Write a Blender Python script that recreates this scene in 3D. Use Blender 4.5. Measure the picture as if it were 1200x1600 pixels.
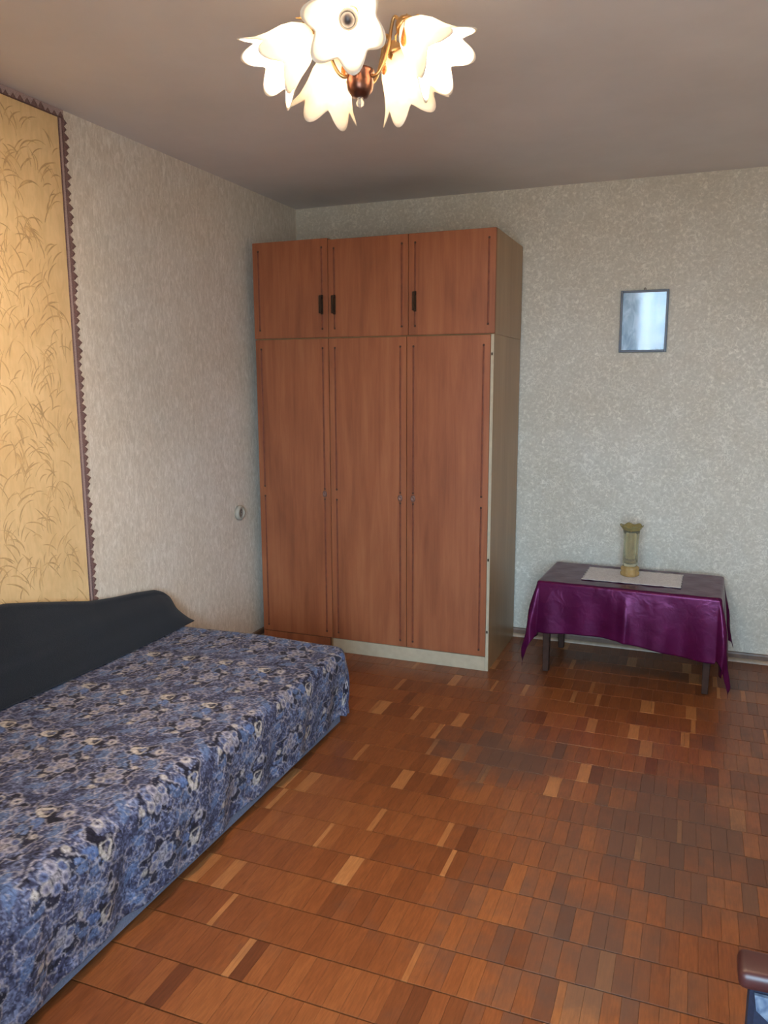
import bpy, bmesh, math, random
import numpy as np
from mathutils import Vector, Matrix

# ------------------------------------------------------------------ clear
for o in list(bpy.data.objects):
    bpy.data.objects.remove(o, do_unlink=True)
S = bpy.context.scene
C = S.collection
rnd = random.Random(7)

# ------------------------------------------------------------------ camera
YAW, PITCH, ROLL = 0.373999, 0.164881, -0.0034007
CAM = Vector((2.34996, -4.52211, 1.50987))
fwd = Vector((-math.sin(YAW) * math.cos(PITCH), math.cos(YAW) * math.cos(PITCH), -math.sin(PITCH)))
right = Vector((math.cos(YAW), math.sin(YAW), 0.0))
up = right.cross(fwd)
r2 = right * math.cos(ROLL) + up * math.sin(ROLL)
u2 = up * math.cos(ROLL) - right * math.sin(ROLL)
cd = bpy.data.cameras.new('camera')
cd.sensor_fit = 'VERTICAL'
cd.sensor_height = 36.0
cd.lens = 1229.58 / 1600.0 * 36.0
cd.clip_start = 0.02
cam = bpy.data.objects.new('camera', cd)
C.objects.link(cam)
cam.matrix_world = Matrix(((r2.x, u2.x, -fwd.x, CAM.x), (r2.y, u2.y, -fwd.y, CAM.y),
                           (r2.z, u2.z, -fwd.z, CAM.z), (0, 0, 0, 1)))
S.camera = cam

# ------------------------------------------------------------------ world, light, exposure
SKY = (0.52, 0.745, 1.0)
GROUND = (0.26, 0.275, 0.29)
SKY_STRENGTH = 43.0
BULB_STRENGTH = 3700.0
BULB_COLOUR = (1.0, 0.77, 0.54)
S.view_settings.view_transform = 'Standard'
S.view_settings.look = 'None'
S.view_settings.gamma = 1.0
S.view_settings.use_curve_mapping = False
S.view_settings.exposure = 0.0

w = bpy.data.worlds.new('overcast_sky')
S.world = w
w.use_nodes = True
bg = w.node_tree.nodes['Background']
bg.inputs[1].default_value = SKY_STRENGTH
# even overcast sky above the horizon, dim ground below it
wt = w.node_tree
_tc = wt.nodes.new('ShaderNodeTexCoord')
_sx = wt.nodes.new('ShaderNodeSeparateXYZ')
_mr = wt.nodes.new('ShaderNodeMapRange')
_mr.inputs[1].default_value, _mr.inputs[2].default_value = -0.06, 0.03
_mx = wt.nodes.new('ShaderNodeMix')
_mx.data_type = 'RGBA'
_mx.inputs[6].default_value = (*GROUND, 1)
_mx.inputs[7].default_value = (*SKY, 1)
wt.links.new(_tc.outputs['Generated'], _sx.inputs[0])
wt.links.new(_sx.outputs[2], _mr.inputs[0])
wt.links.new(_mr.outputs[0], _mx.inputs[0])
wt.links.new(_mx.outputs[2], bg.inputs[0])

# room (metres): left wall x=0, back wall y=0, floor z=0
RX, RY, RH = 3.30, -5.35, 2.55
WX0, WX1, WZ0, WZ1 = 1.62, 2.32, 0.80, 2.36         # window in the rear wall
DX0, DX1, DZ0 = 2.36, 3.08, 0.10                      # glazed balcony door beside it

def portal(x0, x1, z0, z1):                           # guides sky light sampling through an opening, emits nothing itself
    ld = bpy.data.lights.new('window_portal', 'AREA')
    ld.shape = 'RECTANGLE'
    ld.size, ld.size_y = x1 - x0, z1 - z0
    ld.cycles.is_portal = True
    lo = bpy.data.objects.new('window_portal', ld)
    C.objects.link(lo)
    lo.location = ((x0 + x1) / 2, RY - 0.21, (z0 + z1) / 2)
    lo.rotation_euler = (math.radians(90), 0, 0)      # the lamp's -Z points along +y, into the room
portal(WX0, WX1, WZ0, WZ1)
portal(DX0, DX1, DZ0, WZ1)

# ------------------------------------------------------------------ node helpers
def mat(name):
    m = bpy.data.materials.new(name)
    m.use_nodes = True
    nt = m.node_tree
    return m, nt, nt.nodes['Principled BSDF']

def nd(nt, typ, ins=None, **attrs):
    n = nt.nodes.new(typ)
    for k, v in attrs.items():
        setattr(n, k, v)
    for k, v in (ins or {}).items():
        if isinstance(v, bpy.types.NodeSocket):
            nt.links.new(v, n.inputs[k])
        else:
            n.inputs[k].default_value = v
    return n

def ramp(nt, fac, stops, interp='LINEAR'):
    n = nt.nodes.new('ShaderNodeValToRGB')
    n.color_ramp.interpolation = interp
    els = n.color_ramp.elements
    while len(els) < len(stops):
        els.new(0.5)
    for e, (p, c) in zip(els, stops):
        e.position = p
        e.color = (*c, 1) if len(c) == 3 else c
    nt.links.new(fac, n.inputs[0])
    return n.outputs[0]

def math_n(nt, op, a, b=None, c=None):
    n = nt.nodes.new('ShaderNodeMath')
    n.operation = op
    for i, v in enumerate((a, b, c)):
        if v is None:
            continue
        if isinstance(v, bpy.types.NodeSocket):
            nt.links.new(v, n.inputs[i])
        else:
            n.inputs[i].default_value = v
    return n.outputs[0]

def mixc(nt, fac, a, b, blend='MIX'):
    n = nt.nodes.new('ShaderNodeMix')
    n.data_type = 'RGBA'
    n.blend_type = blend
    for s, v in ((n.inputs[0], fac), (n.inputs[6], a), (n.inputs[7], b)):
        if isinstance(v, bpy.types.NodeSocket):
            nt.links.new(v, s)
        else:
            s.default_value = v if not isinstance(v, tuple) or len(v) == 4 else (*v, 1)
    return n.outputs[2]

def scaled(nt, sc, src='Object', loc=(0, 0, 0)):
    tc = nt.nodes.new('ShaderNodeTexCoord') if src != 'Position' else nt.nodes.new('ShaderNodeNewGeometry')
    mp = nd(nt, 'ShaderNodeMapping', {'Vector': tc.outputs[src], 'Scale': sc, 'Location': loc})
    return mp.outputs[0]

def noise(nt, vec, scale, detail=3.0, rough=0.5, dist=0.0):
    return nd(nt, 'ShaderNodeTexNoise', {'Vector': vec, 'Scale': scale, 'Detail': detail, 'Roughness': rough, 'Distortion': dist}).outputs[0]

def bump(nt, b, height, strength=0.3, dist=0.002):
    n = nd(nt, 'ShaderNodeBump', {'Height': height, 'Strength': strength, 'Distance': dist})
    nt.links.new(n.outputs[0], b.inputs['Normal'])

def plain(name, col, rough=0.5, metal=0.0, var=0.12, scale=30.0, spec=0.5, bmp=0.0):
    m, nt, b = mat(name)
    v = scaled(nt, (1, 1, 1))
    n = noise(nt, v, scale, 4)
    d = tuple(c * (1 - var) for c in col)
    l = tuple(min(1, c * (1 + var)) for c in col)
    nt.links.new(ramp(nt, n, [(0.3, d), (0.7, l)]), b.inputs['Base Color'])
    b.inputs['Roughness'].default_value = rough
    b.inputs['Metallic'].default_value = metal
    b.inputs['Specular IOR Level'].default_value = spec
    if bmp:
        bump(nt, b, n, bmp, 0.002)
    return m

# ------------------------------------------------------------------ materials
def wallpaper(name, axis, base, light, dark, style):
    m, nt, b = mat(name)
    pos = nt.nodes.new('ShaderNodeNewGeometry').outputs['Position']
    big = noise(nt, pos, 1.6, 3, 0.6)
    if style == 'scribble':
        v = scaled(nt, (1, 1, 1), 'Position')
        a = noise(nt, v, 16.0, 1.0, 0.4, 1.2)
        c = noise(nt, scaled(nt, (1.3, 1, 0.8), 'Position', (3.1, 0, 1.7)), 23.0, 1.0, 0.4, 1.6)
        la = math_n(nt, 'LESS_THAN', math_n(nt, 'ABSOLUTE', math_n(nt, 'SUBTRACT', a, 0.5)), 0.017)
        lc = math_n(nt, 'LESS_THAN', math_n(nt, 'ABSOLUTE', math_n(nt, 'SUBTRACT', c, 0.5)), 0.017)
        ln = math_n(nt, 'MAXIMUM', la, lc)
        msk = ramp(nt, noise(nt, pos, 9.0, 2), [(0.40, (0, 0, 0)), (0.62, (1, 1, 1))])
        ln = math_n(nt, 'MULTIPLY', ln, msk)
        fine = noise(nt, v, 55.0, 3, 0.6, 0.8)
    else:
        v = scaled(nt, (1, 1, 0.35), 'Position')
        a = noise(nt, v, 60.0, 3.0, 0.6, 1.0)
        c = noise(nt, v, 34.0, 2.0, 0.5, 1.5)
        la = math_n(nt, 'LESS_THAN', math_n(nt, 'ABSOLUTE', math_n(nt, 'SUBTRACT', c, 0.52)), 0.02)
        ln = math_n(nt, 'MULTIPLY', la, 0.9)
        fine = a
    col = ramp(nt, fine, [(0.30, dark), (0.55, base), (0.75, light)])
    col = mixc(nt, math_n(nt, 'MULTIPLY', ln, 0.55 if style == 'scribble' else 0.5), col, light)
    tint = ramp(nt, big, [(0.35, (0.90, 0.86, 0.80)), (0.65, (1, 1, 1))])
    col = mixc(nt, 0.75, col, tint, 'MULTIPLY')
    nt.links.new(col, b.inputs['Base Color'])
    b.inputs['Roughness'].default_value = 0.62
    b.inputs['Specular IOR Level'].default_value = 0.25
    h = math_n(nt, 'ADD', math_n(nt, 'MULTIPLY', fine, 0.7), math_n(nt, 'MULTIPLY', ln, 0.5))
    bump(nt, b, h, 0.35, 0.0025)
    return m

M = {}
M['paper_back'] = wallpaper('scribbled_wallpaper', 0, (0.56, 0.515, 0.435), (0.77, 0.725, 0.63), (0.485, 0.44, 0.365), 'scribble')
M['paper_left'] = wallpaper('fibrous_wallpaper', 1, (0.68, 0.61, 0.52), (0.83, 0.77, 0.69), (0.575, 0.505, 0.42), 'fibre')

def ceiling_mat():
    m, nt, b = mat('ceiling_paint')
    pos = nt.nodes.new('ShaderNodeNewGeometry').outputs['Position']
    a = noise(nt, pos, 2.2, 4, 0.6)
    c = noise(nt, pos, 45, 3, 0.6)
    nt.links.new(ramp(nt, a, [(0.3, (0.66, 0.62, 0.605)), (0.7, (0.73, 0.69, 0.675))]), b.inputs['Base Color'])
    b.inputs['Roughness'].default_value = 0.8
    b.inputs['Specular IOR Level'].default_value = 0.2
    bump(nt, b, math_n(nt, 'ADD', a, math_n(nt, 'MULTIPLY', c, 0.15)), 0.25, 0.01)
    return m
M['ceiling'] = ceiling_mat()

def parquet_mat(kind):
    m, nt, b = mat('parquet_oak_' + kind.lower())
    at = nt.nodes.new('ShaderNodeAttribute')
    at.attribute_name = 'tone'
    at.attribute_type = kind
    tone = at.outputs['Fac']
    pos = nt.nodes.new('ShaderNodeNewGeometry').outputs['Position']
    off = nd(nt, 'ShaderNodeCombineXYZ', {'X': math_n(nt, 'MULTIPLY', tone, 37.0), 'Y': math_n(nt, 'MULTIPLY', tone, 91.0)})
    p2 = nd(nt, 'ShaderNodeVectorMath', {0: pos, 1: off.outputs[0]}, operation='ADD').outputs[0]
    gv = nd(nt, 'ShaderNodeMapping', {'Vector': p2, 'Scale': (1.0, 0.09, 1.0)}).outputs[0]
    g = noise(nt, gv, 190.0, 4, 0.6, 0.4)
    g2 = noise(nt, nd(nt, 'ShaderNodeMapping', {'Vector': p2, 'Scale': (1.0, 0.25, 1.0)}).outputs[0], 40.0, 3, 0.6, 1.0)
    base = ramp(nt, tone, [(0.0, (0.095, 0.027, 0.010)), (0.25, (0.145, 0.043, 0.014)), (0.55, (0.22, 0.067, 0.020)),
                           (0.85, (0.285, 0.095, 0.028)), (1.0, (0.40, 0.165, 0.055))])
    gr = ramp(nt, g, [(0.35, (0.80, 0.76, 0.74)), (0.62, (1.06, 1.06, 1.06))])
    col = mixc(nt, 1.0, base, gr, 'MULTIPLY')
    col = mixc(nt, 0.8, col, ramp(nt, g2, [(0.3, (0.83, 0.80, 0.78)), (0.6, (1, 1, 1))]), 'MULTIPLY')
    # worn, grey trodden patches
    big = noise(nt, pos, 2.3, 4, 0.65, 0.3)
    small = noise(nt, pos, 14.0, 4, 0.7)
    sep = nd(nt, 'ShaderNodeSeparateXYZ', {0: pos})
    def blob(cx, cy, rx, ry):
        dx = math_n(nt, 'DIVIDE', math_n(nt, 'SUBTRACT', sep.outputs[0], cx), rx)
        dy = math_n(nt, 'DIVIDE', math_n(nt, 'SUBTRACT', sep.outputs[1], cy), ry)
        d = math_n(nt, 'SQRT', math_n(nt, 'ADD', math_n(nt, 'MULTIPLY', dx, dx), math_n(nt, 'MULTIPLY', dy, dy)))
        return math_n(nt, 'MAXIMUM', math_n(nt, 'SUBTRACT', 1.0, d), 0.0)
    area = math_n(nt, 'MAXIMUM', blob(2.35, -1.95, 0.85, 0.85), blob(1.75, -1.55, 0.55, 0.45))
    area = math_n(nt, 'MAXIMUM', area, blob(2.15, -2.60, 0.55, 0.7))
    area = math_n(nt, 'MAXIMUM', area, blob(2.85, -1.2, 0.5, 0.6))
    per = math_n(nt, 'MULTIPLY', math_n(nt, 'SUBTRACT', math_n(nt, 'FRACT', math_n(nt, 'MULTIPLY', tone, 53.7)), 0.5), 0.20)
    wear = math_n(nt, 'ADD', math_n(nt, 'ADD', per, math_n(nt, 'MULTIPLY', area, 0.42)), math_n(nt, 'ADD', math_n(nt, 'MULTIPLY', big, 0.65), math_n(nt, 'MULTIPLY', small, 0.30)))
    wm = ramp(nt, wear, [(0.60, (0, 0, 0)), (0.86, (1, 1, 1))])
    col = mixc(nt, math_n(nt, 'MULTIPLY', wm, 0.70), col, (0.080, 0.048, 0.035))
    nt.links.new(col, b.inputs['Base Color'])
    rg = math_n(nt, 'ADD', 0.26, math_n(nt, 'MULTIPLY', wm, 0.14))
    nt.links.new(math_n(nt, 'ADD', rg, math_n(nt, 'MULTIPLY', small, 0.12)), b.inputs['Roughness'])
    b.inputs['Specular IOR Level'].default_value = 0.42
    bump(nt, b, g, 0.12, 0.001)
    return m
M['strip'] = parquet_mat('OBJECT')
M['field'] = parquet_mat('GEOMETRY')
M['joint'] = plain('dark_joint_filler', (0.035, 0.016, 0.010), 0.8, var=0.3)

def cherry(name, c0, c1, c2, rough=0.42):
    m, nt, b = mat(name)
    oi = nt.nodes.new('ShaderNodeObjectInfo')
    pos = nt.nodes.new('ShaderNodeNewGeometry').outputs['Position']
    off = nd(nt, 'ShaderNodeCombineXYZ', {'X': math_n(nt, 'MULTIPLY', oi.outputs['Random'], 9.0), 'Z': math_n(nt, 'MULTIPLY', oi.outputs['Random'], 5.0)})
    p2 = nd(nt, 'ShaderNodeVectorMath', {0: pos, 1: off.outputs[0]}, operation='ADD').outputs[0]
    gv = nd(nt, 'ShaderNodeMapping', {'Vector': p2, 'Scale': (1.0, 1.0, 0.07)}).outputs[0]
    g = noise(nt, gv, 26.0, 5, 0.62, 0.35)
    fig = noise(nt, nd(nt, 'ShaderNodeMapping', {'Vector': p2, 'Scale': (1.0, 1.0, 0.22)}).outputs[0], 5.0, 3, 0.55, 0.8)
    f = math_n(nt, 'ADD', math_n(nt, 'MULTIPLY', g, 0.55), math_n(nt, 'MULTIPLY', fig, 0.45))
    nt.links.new(ramp(nt, f, [(0.34, c0), (0.5, c1), (0.66, c2)]), b.inputs['Base Color'])
    b.inputs['Roughness'].default_value = rough
    b.inputs['Specular IOR Level'].default_value = 0.35
    return m
M['cherry'] = cherry('cherry_veneer', (0.20, 0.060, 0.025), (0.28, 0.088, 0.036), (0.34, 0.118, 0.049))
M['side'] = cherry('olive_laminate', (0.28, 0.160, 0.070), (0.325, 0.190, 0.086), (0.37, 0.222, 0.104), 0.35)
M['edge'] = plain('cream_edge_band', (0.41, 0.335, 0.23), 0.5, var=0.06)
M['bronze'] = plain('dark_bronze', (0.055, 0.032, 0.020), 0.42, 0.75)
M['old_brass'] = plain('old_brass', (0.33, 0.19, 0.09), 0.38, 0.9)
M['groove'] = M['cherry']

# ------------------------------------------------------------------ mesh helpers
def link(o, parent=None):
    C.objects.link(o)
    if parent is not None:
        o.parent = parent
    return o

def from_pd(name, v, f, m, parent=None, smooth=False):
    me = bpy.data.meshes.new(name)
    me.from_pydata([tuple(p) for p in v], [], [tuple(q) for q in f])
    me.materials.append(m)
    if smooth:
        me.shade_smooth()
    me.update()
    return link(bpy.data.objects.new(name, me), parent)

def from_bm(name, bm, m, parent=None, smooth=False):
    bmesh.ops.recalc_face_normals(bm, faces=bm.faces)
    me = bpy.data.meshes.new(name)
    bm.to_mesh(me)
    bm.free()
    me.materials.append(m)
    if smooth:
        me.shade_smooth()
    return link(bpy.data.objects.new(name, me), parent)

def bm_box(bm, x0, x1, y0, y1, z0, z1, bev=0.0, seg=1):
    r = bmesh.ops.create_cube(bm, size=1.0)
    for v in r['verts']:
        v.co = Vector(((x0 + x1) / 2 + v.co.x * (x1 - x0), (y0 + y1) / 2 + v.co.y * (y1 - y0), (z0 + z1) / 2 + v.co.z * (z1 - z0)))
    if bev:
        es = list({e for v in r['verts'] for e in v.link_edges})
        bmesh.ops.bevel(bm, geom=es, offset=bev, segments=seg, affect='EDGES', profile=0.5)

def box(name, x0, x1, y0, y1, z0, z1, m, parent=None, bev=0.0015, seg=1, smooth=False):
    bm = bmesh.new()
    bm_box(bm, x0, x1, y0, y1, z0, z1, bev, seg)
    return from_bm(name, bm, m, parent, smooth)

def tube(name, pts, rad, m, parent=None, n=8, close_ends=True):
    """swept tube through pts; rad is a number or one radius per point"""
    P = [Vector(p) for p in pts]
    if not isinstance(rad, (list, tuple)):
        rad = [rad] * len(P)
    v, f = [], []
    t0 = (P[1] - P[0]).normalized()
    a = t0.orthogonal().normalized()
    for i, p in enumerate(P):
        t = (P[min(i + 1, len(P) - 1)] - P[max(i - 1, 0)]).normalized()
        a = (a - t * a.dot(t)).normalized()
        b = t.cross(a)
        for k in range(n):
            th = 2 * math.pi * k / n
            v.append(p + (a * math.cos(th) + b * math.sin(th)) * rad[i])
    for i in range(len(P) - 1):
        for k in range(n):
            f.append((i * n + k, i * n + (k + 1) % n, (i + 1) * n + (k + 1) % n, (i + 1) * n + k))
    if close_ends:
        f.append(tuple(range(n - 1, -1, -1)))
        f.append(tuple((len(P) - 1) * n + k for k in range(n)))
    return from_pd(name, v, f, m, parent, True)

def lathe(name, prof, m, parent=None, n=24, mtx=None, smooth=True, cap=True):
    """prof = [(r, z)]; mtx places it"""
    v, f = [], []
    for r, z in prof:
        for k in range(n):
            th = 2 * math.pi * k / n
            q = Vector((r * math.cos(th), r * math.sin(th), z))
            v.append(mtx @ q if mtx else q)
    for i in range(len(prof) - 1):
        for k in range(n):
            f.append((i * n + k, i * n + (k + 1) % n, (i + 1) * n + (k + 1) % n, (i + 1) * n + k))
    if cap:
        f.append(tuple(range(n - 1, -1, -1)))
        f.append(tuple((len(prof) - 1) * n + k for k in range(n)))
    return from_pd(name, v, f, m, parent, smooth)

def thing(name, label, cat, loc=(0, 0, 0), rotz=0.0, group=None):
    o = bpy.data.objects.new(name, None)
    o.empty_display_size = 0.1
    link(o)
    o.location = loc
    o.rotation_euler = (0, 0, rotz)
    return tag(o, label, cat, group)

def tag(o, label, cat, group=None):
    o['label'] = label
    o['category'] = cat
    if group:
        o['group'] = group
    return o

def struct(o, label=None):
    o['kind'] = 'structure'
    if label:
        o['label'] = label
    return o

def sstep(a, b, x):
    t = np.clip((x - a) / (b - a), 0, 1)
    return t * t * (3 - 2 * t)

# ================================================================== STRUCTURE
T = 0.2
def wall_box(name, *a, label):
    return struct(box(name, *a, bev=0), label)
wall_box('wall_back', -T, RX + T, 0, T, -0.1, RH + T, M['paper_back'], label='beige scribble patterned wallpaper wall behind the wardrobes and table')
wall_box('wall_left', -T, 0, RY - T, 0, -0.1, RH + T, M['paper_left'], label='beige fibrous wallpaper wall beside the sofa')
wall_box('wall_right', RX, RX + T, RY - T, 0, -0.1, RH + T, M['paper_left'], label='beige wallpaper wall on the side of the armchair')
wall_box('ceiling', 0, RX, RY, 0, RH, RH + T, M['ceiling'], label='grey white painted ceiling')
bm = bmesh.new()
bm_box(bm, 0, WX0, RY - T, RY, -0.1, RH)
bm_box(bm, WX0, WX1, RY - T, RY, -0.1, WZ0)
bm_box(bm, WX1, DX0, RY - T, RY, -0.1, WZ1)
bm_box(bm, DX0, DX1, RY - T, RY, -0.1, DZ0)
bm_box(bm, WX0, DX1, RY - T, RY, WZ1, RH)
bm_box(bm, DX1, RX, RY - T, RY, -0.1, RH)
struct(from_bm('wall_rear', bm, M['paper_left']), 'wallpapered wall with window and balcony door, behind the viewer')

# window in the rear wall
M['win_white'] = plain('white_window_paint', (0.80, 0.80, 0.78), 0.4, var=0.03)
def glass_mat():
    m, nt, b = mat('window_glass')
    out = nt.nodes['Material Output']
    tr = nd(nt, 'ShaderNodeBsdfTransparent', {'Color': (0.95, 0.97, 0.96, 1)})
    gl = nd(nt, 'ShaderNodeBsdfGlossy', {'Color': (1, 1, 1, 1), 'Roughness': 0.02})
    fr = nd(nt, 'ShaderNodeFresnel', {'IOR': 1.45})
    mx = nd(nt, 'ShaderNodeMixShader', {0: fr.outputs[0], 1: tr.outputs[0], 2: gl.outputs[0]})
    nt.links.new(mx.outputs[0], out.inputs[0])
    nt.nodes.remove(b)
    return m
M['glass'] = glass_mat()
def glazed(name, label, kind, x0, x1, z0, z1, bars):
    root = bpy.data.objects.new(name, None)
    link(root)
    struct(root, label)
    y0, y1 = RY - 0.15, RY - 0.08
    for a in (x0, x1 - 0.06):
        box(kind + '_jamb', a, a + 0.06, y0, y1, z0, z1, M['win_white'], root, 0.004)
    cuts = [z0] + bars + [z1 - 0.06]
    for q in cuts:
        box(kind + '_rail', x0 + 0.06, x1 - 0.06, y0, y1, q, q + 0.06, M['win_white'], root, 0.004)
    for q, q2 in zip(cuts[:-1], cuts[1:]):
        box(kind + '_pane', x0 + 0.06, x1 - 0.06, RY - 0.117, RY - 0.113, q + 0.06, q2, M['glass'], root, 0)
    return root
wn = glazed('window_1', 'white framed window in the wall behind the viewer', 'window', WX0, WX1, WZ0, WZ1, [])
box('window_sill', WX0 - 0.05, WX1 + 0.02, RY - 0.08, RY + 0.10, WZ0 - 0.03, WZ0 - 0.0005, M['win_white'], wn, 0.006)
dn = glazed('door_1', 'white glazed balcony door in the wall behind the viewer', 'door', DX0, DX1, DZ0, WZ1, [0.80])
tube('door_handle', [(DX0 + 0.03, RY - 0.079, 1.05), (DX0 + 0.03, RY - 0.04, 1.05), (DX0 + 0.13, RY - 0.04, 1.05)], 0.008, M['bronze'], dn, 8)

# floor: base slab, 300 single strips, the rest joined
floor = struct(box('floor', 0, RX, RY, 0, -0.12, -0.006, M['joint'], bev=0), 'brown oak block parquet floor with worn grey patches')
SW, SL, GAP = 0.0470, 0.1497, 0.0019
GX = 0.0002                                            # half gap between neighbours in a row
Y_REF = -2.697
def strip_mesh(name):
    bm = bmesh.new()
    bm_box(bm, -SW / 2 + GX, SW / 2 - GX, -SL / 2 + GAP, SL / 2 - GAP, -0.007, 0.0, 0.0)
    top = [e for e in bm.edges if all(abs(v.co.z) < 1e-6 for v in e.verts)]
    bmesh.ops.bevel(bm, geom=top, offset=0.0005, segments=1, affect='EDGES', profile=0.5)
    me = bpy.data.meshes.new(name)
    bm.to_mesh(me)
    bm.free()
    return me
smesh = strip_mesh('parquet_strip')
smesh.materials.append(M['strip'])
def px(P):
    q = Vector(P) - CAM
    d = q.dot(fwd)
    return (600 + 1229.58 * q.dot(r2) / d, 800 - 1229.58 * q.dot(u2) / d, d) if d > 0.05 else None
cells = []
k0 = int(math.floor((RY - Y_REF) / SL)) - 1
for k in range(k0, 60):
    yc = Y_REF + (k + 0.5) * SL
    if yc + SL / 2 < RY + 0.01 or yc - SL / 2 > -0.01:
        continue
    rr = random.Random(100 + k)
    x = -rr.random() * SW
    block, j = rr.random() * 0.3, 0
    run = rr.randint(2, 7)
    while x < RX:
        if run == 0:
            block = rr.random() * 0.32
            run = rr.randint(2, 8)
        run -= 1
        u = rr.random()
        wd_ = SW * rr.uniform(0.86, 1.08)
        if u < 0.045:
            tone = 0.93 + 0.07 * rr.random()
        elif u < 0.085:
            tone = 0.90 + 0.10 * rr.random()
            wd_ = SW * rr.uniform(0.28, 0.5)
        elif u < 0.105:
            tone = 0.16 + 0.12 * rr.random()
        else:
            tone = 0.28 + block + 0.22 * rr.random()
        x0, x1 = max(x, 0.0), min(x + wd_, RX)
        y0, y1 = max(yc - SL / 2, RY), min(yc + SL / 2, 0.0)
        dz = (rr.random() - 0.5) * 0.0006
        full = (x1 - x0) > wd_ * 0.98 and (y1 - y0) > SL * 0.98
        p = px(((x0 + x1) / 2, (y0 + y1) / 2, 0))
        vis = p is not None and -20 < p[0] < 1220 and p[1] < 1620 and full
        hid = (x1 < 1.0 and -3.65 < yc < -1.45)
        cells.append((p[2] if vis and not hid else 99.0, x0, x1, y0, y1, tone, dz, full))
        x += wd_
cells.sort(key=lambda c: c[0])
fv, ff, ft = [], [], []
for i, (d, x0, x1, y0, y1, tone, dz, full) in enumerate(cells):
    if i < 300 and full and d < 90:
        o = bpy.data.objects.new('parquet_strip', smesh)
        link(o, floor)
        o.location = ((x0 + x1) / 2, (y0 + y1) / 2, dz)
        o['tone'] = tone
        o.scale.x = (x1 - x0) / SW
        continue
    b = len(fv)
    g, h = GX, GAP
    for z, ins in ((-0.007, 0.0), (dz - 0.0005, 0.0), (dz, 0.0005)):
        fv += [(x0 + g + ins, y0 + h + ins, z), (x1 - g - ins, y0 + h + ins, z), (x1 - g - ins, y1 - h - ins, z), (x0 + g + ins, y1 - h - ins, z)]
    for r in (0, 4):
        for q in range(4):
            ff.append((b + r + q, b + r + (q + 1) % 4, b + r + 4 + (q + 1) % 4, b + r + 4 + q))
    ff.append((b + 8, b + 9, b + 10, b + 11))
    ft += [tone] * 9
fo = from_pd('parquet_field', fv, ff, M['field'], floor)
fo['kind'] = 'stuff'
at = fo.data.attributes.new('tone', 'FLOAT', 'FACE')
at.data.foreach_set('value', np.array(ft, dtype=np.float32))

# baseboards: a brown board with a lighter quarter-round strip in front
M['bb_board'] = plain('baseboard_brown', (0.15, 0.085, 0.055), 0.45, var=0.2)
M['bb_strip'] = plain('quarter_round_tan', (0.34, 0.23, 0.15), 0.45, var=0.15)
def baseboard(name, x0, y0, x1, y1, nx, ny, label):
    """board along the wall from (x0,y0) to (x1,y1), n points into the room"""
    root = bpy.data.objects.new(name, None)
    link(root)
    struct(root, label)
    def rail(nm, prof, m):
        v, f = [], []
        for (x, y) in ((x0, y0), (x1, y1)):
            for a, z in prof:
                v.append((x + nx * a, y + ny * a, z))
        n = len(prof)
        for i in range(n):
            f.append((i, (i + 1) % n, n + (i + 1) % n, n + i))
        f += [tuple(range(n - 1, -1, -1)), tuple(range(n, 2 * n))]
        o = from_pd(nm, v, f, m, root)
        bm = bmesh.new(); bm.from_mesh(o.data)
        bmesh.ops.recalc_face_normals(bm, faces=bm.faces); bm.to_mesh(o.data); bm.free()
        return o
    rail('board', [(0.0005, 0.001), (0.014, 0.001), (0.014, 0.040), (0.011, 0.048), (0.0005, 0.050)], M['bb_board'])
    q = [(0.0145, 0.001)] + [(0.0145 + 0.018 * math.cos(t), 0.001 + 0.018 * math.sin(t)) for t in np.linspace(0, math.pi / 2, 5)]
    rail('quarter_round', q, M['bb_strip'])
baseboard('baseboard_back', 0.02, 0, RX - 0.02, 0, 0, -1, 'brown baseboard with tan quarter round along the back wall')
baseboard('baseboard_left', 0, RY + 0.02, 0, -0.04, 1, 0, 'brown baseboard along the left wall')
baseboard('baseboard_right', RX, RY + 0.02, RX, -0.04, -1, 0, 'brown baseboard along the right wall')

# ================================================================== WALLPAPER PANEL
def gold_mat():
    m, nt, b = mat('ochre_wallpaper')
    pos = nt.nodes.new('ShaderNodeNewGeometry').outputs['Position']
    a = noise(nt, pos, 5.0, 4, 0.6)
    c = noise(nt, nd(nt, 'ShaderNodeMapping', {'Vector': pos, 'Scale': (1, 1, 0.3)}).outputs[0], 38.0, 3, 0.5, 1.2)
    col = ramp(nt, a, [(0.3, (0.66, 0.45, 0.22)), (0.7, (0.75, 0.54, 0.285))])
    col = mixc(nt, 0.5, col, ramp(nt, c, [(0.35, (0.86, 0.84, 0.80)), (0.6, (1.05, 1.05, 1.05))]), 'MULTIPLY')
    nt.links.new(col, b.inputs['Base Color'])
    b.inputs['Roughness'].default_value = 0.5
    b.inputs['Specular IOR Level'].default_value = 0.3
    bump(nt, b, c, 0.3, 0.002)
    return m
M['gold'] = gold_mat()
M['stroke'] = plain('brown_print', (0.50, 0.315, 0.14), 0.55, var=0.25)
M['lace'] = plain('brown_lace', (0.17, 0.095, 0.085), 0.75, var=0.35, scale=220, bmp=0.5)
M['lace_light'] = plain('mauve_lace_ground', (0.36, 0.26, 0.24), 0.8, var=0.25, scale=260, bmp=0.5)
PY1, PY0 = -1.962, -4.05
panel = thing('wallpaper_panel', 'ochre wallpaper panel with brown feathery strokes and lace border on left wall', 'wallpaper', (0, (PY0 + PY1) / 2, 0))
PO = panel.location
def local(vs, root):
    return [tuple(Vector(p) - root.location) for p in vs]
def lbox(name, x0, x1, y0, y1, z0, z1, m, root, bev=0.0):
    l = root.location
    return box(name, x0 - l.x, x1 - l.x, y0 - l.y, y1 - l.y, z0 - l.z, z1 - l.z, m, root, bev)
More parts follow.
